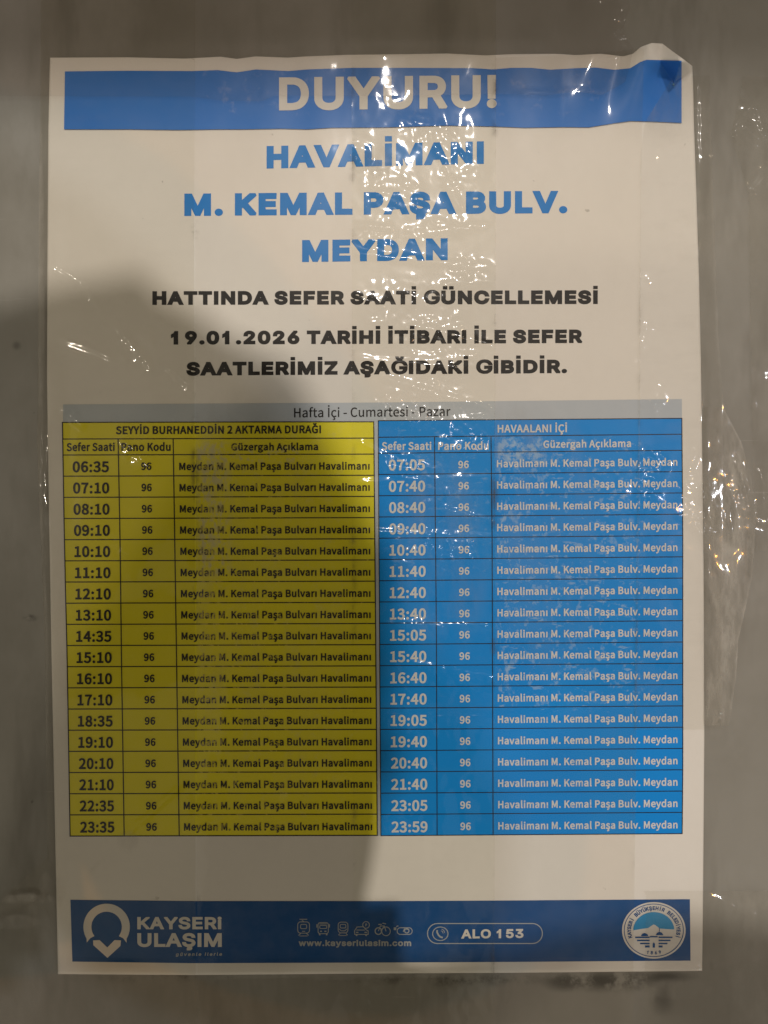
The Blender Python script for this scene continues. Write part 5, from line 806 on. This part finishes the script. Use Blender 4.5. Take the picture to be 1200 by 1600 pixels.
B = [('pelvis', 'waist'), ('waist', 'chest'), ('chest', 'upper'), ('upper', 'neck'), ('neck', 'jaw'), ('jaw', 'head'), ('head', 'crown'), ('upper', 'rsh'), ('rsh', 'relb'), ('relb', 'rwri'), ('rwri', 'rpalm'),
     ('upper', 'lsh'), ('lsh', 'lelb'), ('lelb', 'lwri'), ('lwri', 'lpalm'), ('pelvis', 'rhip'), ('rhip', 'rknee'), ('rknee', 'rank'), ('rank', 'rtoe'), ('pelvis', 'lhip'), ('lhip', 'lknee'), ('lknee', 'lank'), ('lank', 'ltoe')]
# fingers: the raised left hand stands beside the phone, the right hand grips its lower end
for i, (x, z1, z2, z3) in enumerate(((-.0015, 1.450, 1.476, 1.496), (-.022, 1.452, 1.480, 1.502), (-.045, 1.448, 1.475, 1.495), (-.064, 1.440, 1.460, 1.476))):
    z1, z2, z3 = z1 - .0135, z2 - .0135, z3 - .0135
    J['lf%da' % i] = ((x, -.283, z1), .0105); J['lf%db' % i] = ((x + .001, -.279, z2), .0095); J['lf%dc' % i] = ((x + .001, -.277, z3), .008)
    B += [('lpalm', 'lf%da' % i), ('lf%da' % i, 'lf%db' % i), ('lf%db' % i, 'lf%dc' % i)]
J['lta'] = ((-.012, -.280, 1.380), .011); J['ltb'] = ((.000, -.272, 1.390), .009); B += [('lpalm', 'lta'), ('lta', 'ltb')]
for i in range(4):
    z = 1.305 + i * .021
    J['rf%da' % i] = ((.030, -.268, z), .0100); J['rf%db' % i] = ((.024, -.248, z + .004), .0090); J['rf%dc' % i] = ((.002, -.246, z + .006), .0078)
    B += [('rpalm', 'rf%da' % i), ('rf%da' % i, 'rf%db' % i), ('rf%db' % i, 'rf%dc' % i)]
J['rta'] = ((.024, -.276, 1.359), .0105); J['rtb'] = ((.006, -.272, 1.375), .009); B += [('rpalm', 'rta'), ('rta', 'rtb')]
def pick(c):
    if c.z > 1.505 and abs(c.x + .07) < .12: return 0
    if c.y > -.325 and c.z > 1.1: return 0
    return 2 if c.z < .92 else 1
body = skin_body('person', J, B, [plain('skin', (.42, .26, .18), .5), plain('dark_coat', (.022, .022, .025), .85), plain('dark_trousers', (.02, .022, .03), .85)], pick,
                 'person in a dark coat holding up a phone to photograph the notice', 'person')
bm = bmesh.new(); bmesh.ops.create_uvsphere(bm, u_segments=32, v_segments=20, radius=1)
bmesh.ops.delete(bm, geom=[v for v in bm.verts if v.co.z < -.15 - .75 * min(0, -v.co.y - .25)], context='VERTS')
for v in bm.verts: v.co = Vector((-.072 + v.co.x * .097, -.557 + v.co.y * .112, 1.609 + v.co.z * .118)) + Vector((1, 1, 1)) * .006 * noise.noise(v.co * 4)
me = bpy.data.meshes.new('hair'); bm.to_mesh(me); bm.free()
hair = bpy.data.objects.new('hair', me); COL.objects.link(hair); me.materials.append(plain('dark_hair', (.015, .012, .010), .6)); hair.parent = body
hair.modifiers.new('thickness', 'SOLIDIFY').thickness = .01
# the phone, its back to the wall, the lens just behind the camera point
bm = bmesh.new(); bmesh.ops.create_cube(bm, size=1)
for v in bm.verts: v.co = (v.co.x * .075, v.co.y * .0085, v.co.z * .160)
bmesh.ops.bevel(bm, geom=[e for e in bm.edges if abs(e.verts[0].co.y - e.verts[1].co.y) > .005], offset=.010, segments=6, affect='EDGES')
bmesh.ops.bevel(bm, geom=[e for e in bm.edges if abs(e.verts[0].co.y - e.verts[1].co.y) < .001 and abs(e.verts[0].co.y) > .004], offset=.0012, segments=2, affect='EDGES')
me = bpy.data.meshes.new('mobile_phone'); bm.to_mesh(me); bm.free()
phone = bpy.data.objects.new('mobile_phone', me); COL.objects.link(phone); me.materials.append(plain('black_phone_glass', (.012, .012, .014), .2))
phone.rotation_euler = (0, R(-5), 0); phone.location = (-.0185, -D - .0085, ZC + .0117 - .08); tag(phone, 'black mobile phone held up in front of the notice by the person', 'phone')
bm = bmesh.new(); bmesh.ops.create_cone(bm, cap_ends=True, segments=32, radius1=.008, radius2=.0075, depth=.0016)
me = bpy.data.meshes.new('lens'); bm.to_mesh(me); bm.free()
lens = bpy.data.objects.new('lens', me); COL.objects.link(lens); me.materials.append(plain('lens_glass', (.01, .01, .012), .08)); lens.parent = phone
lens.rotation_euler = (R(90), 0, 0); lens.location = (.0185, .0050, .0683)
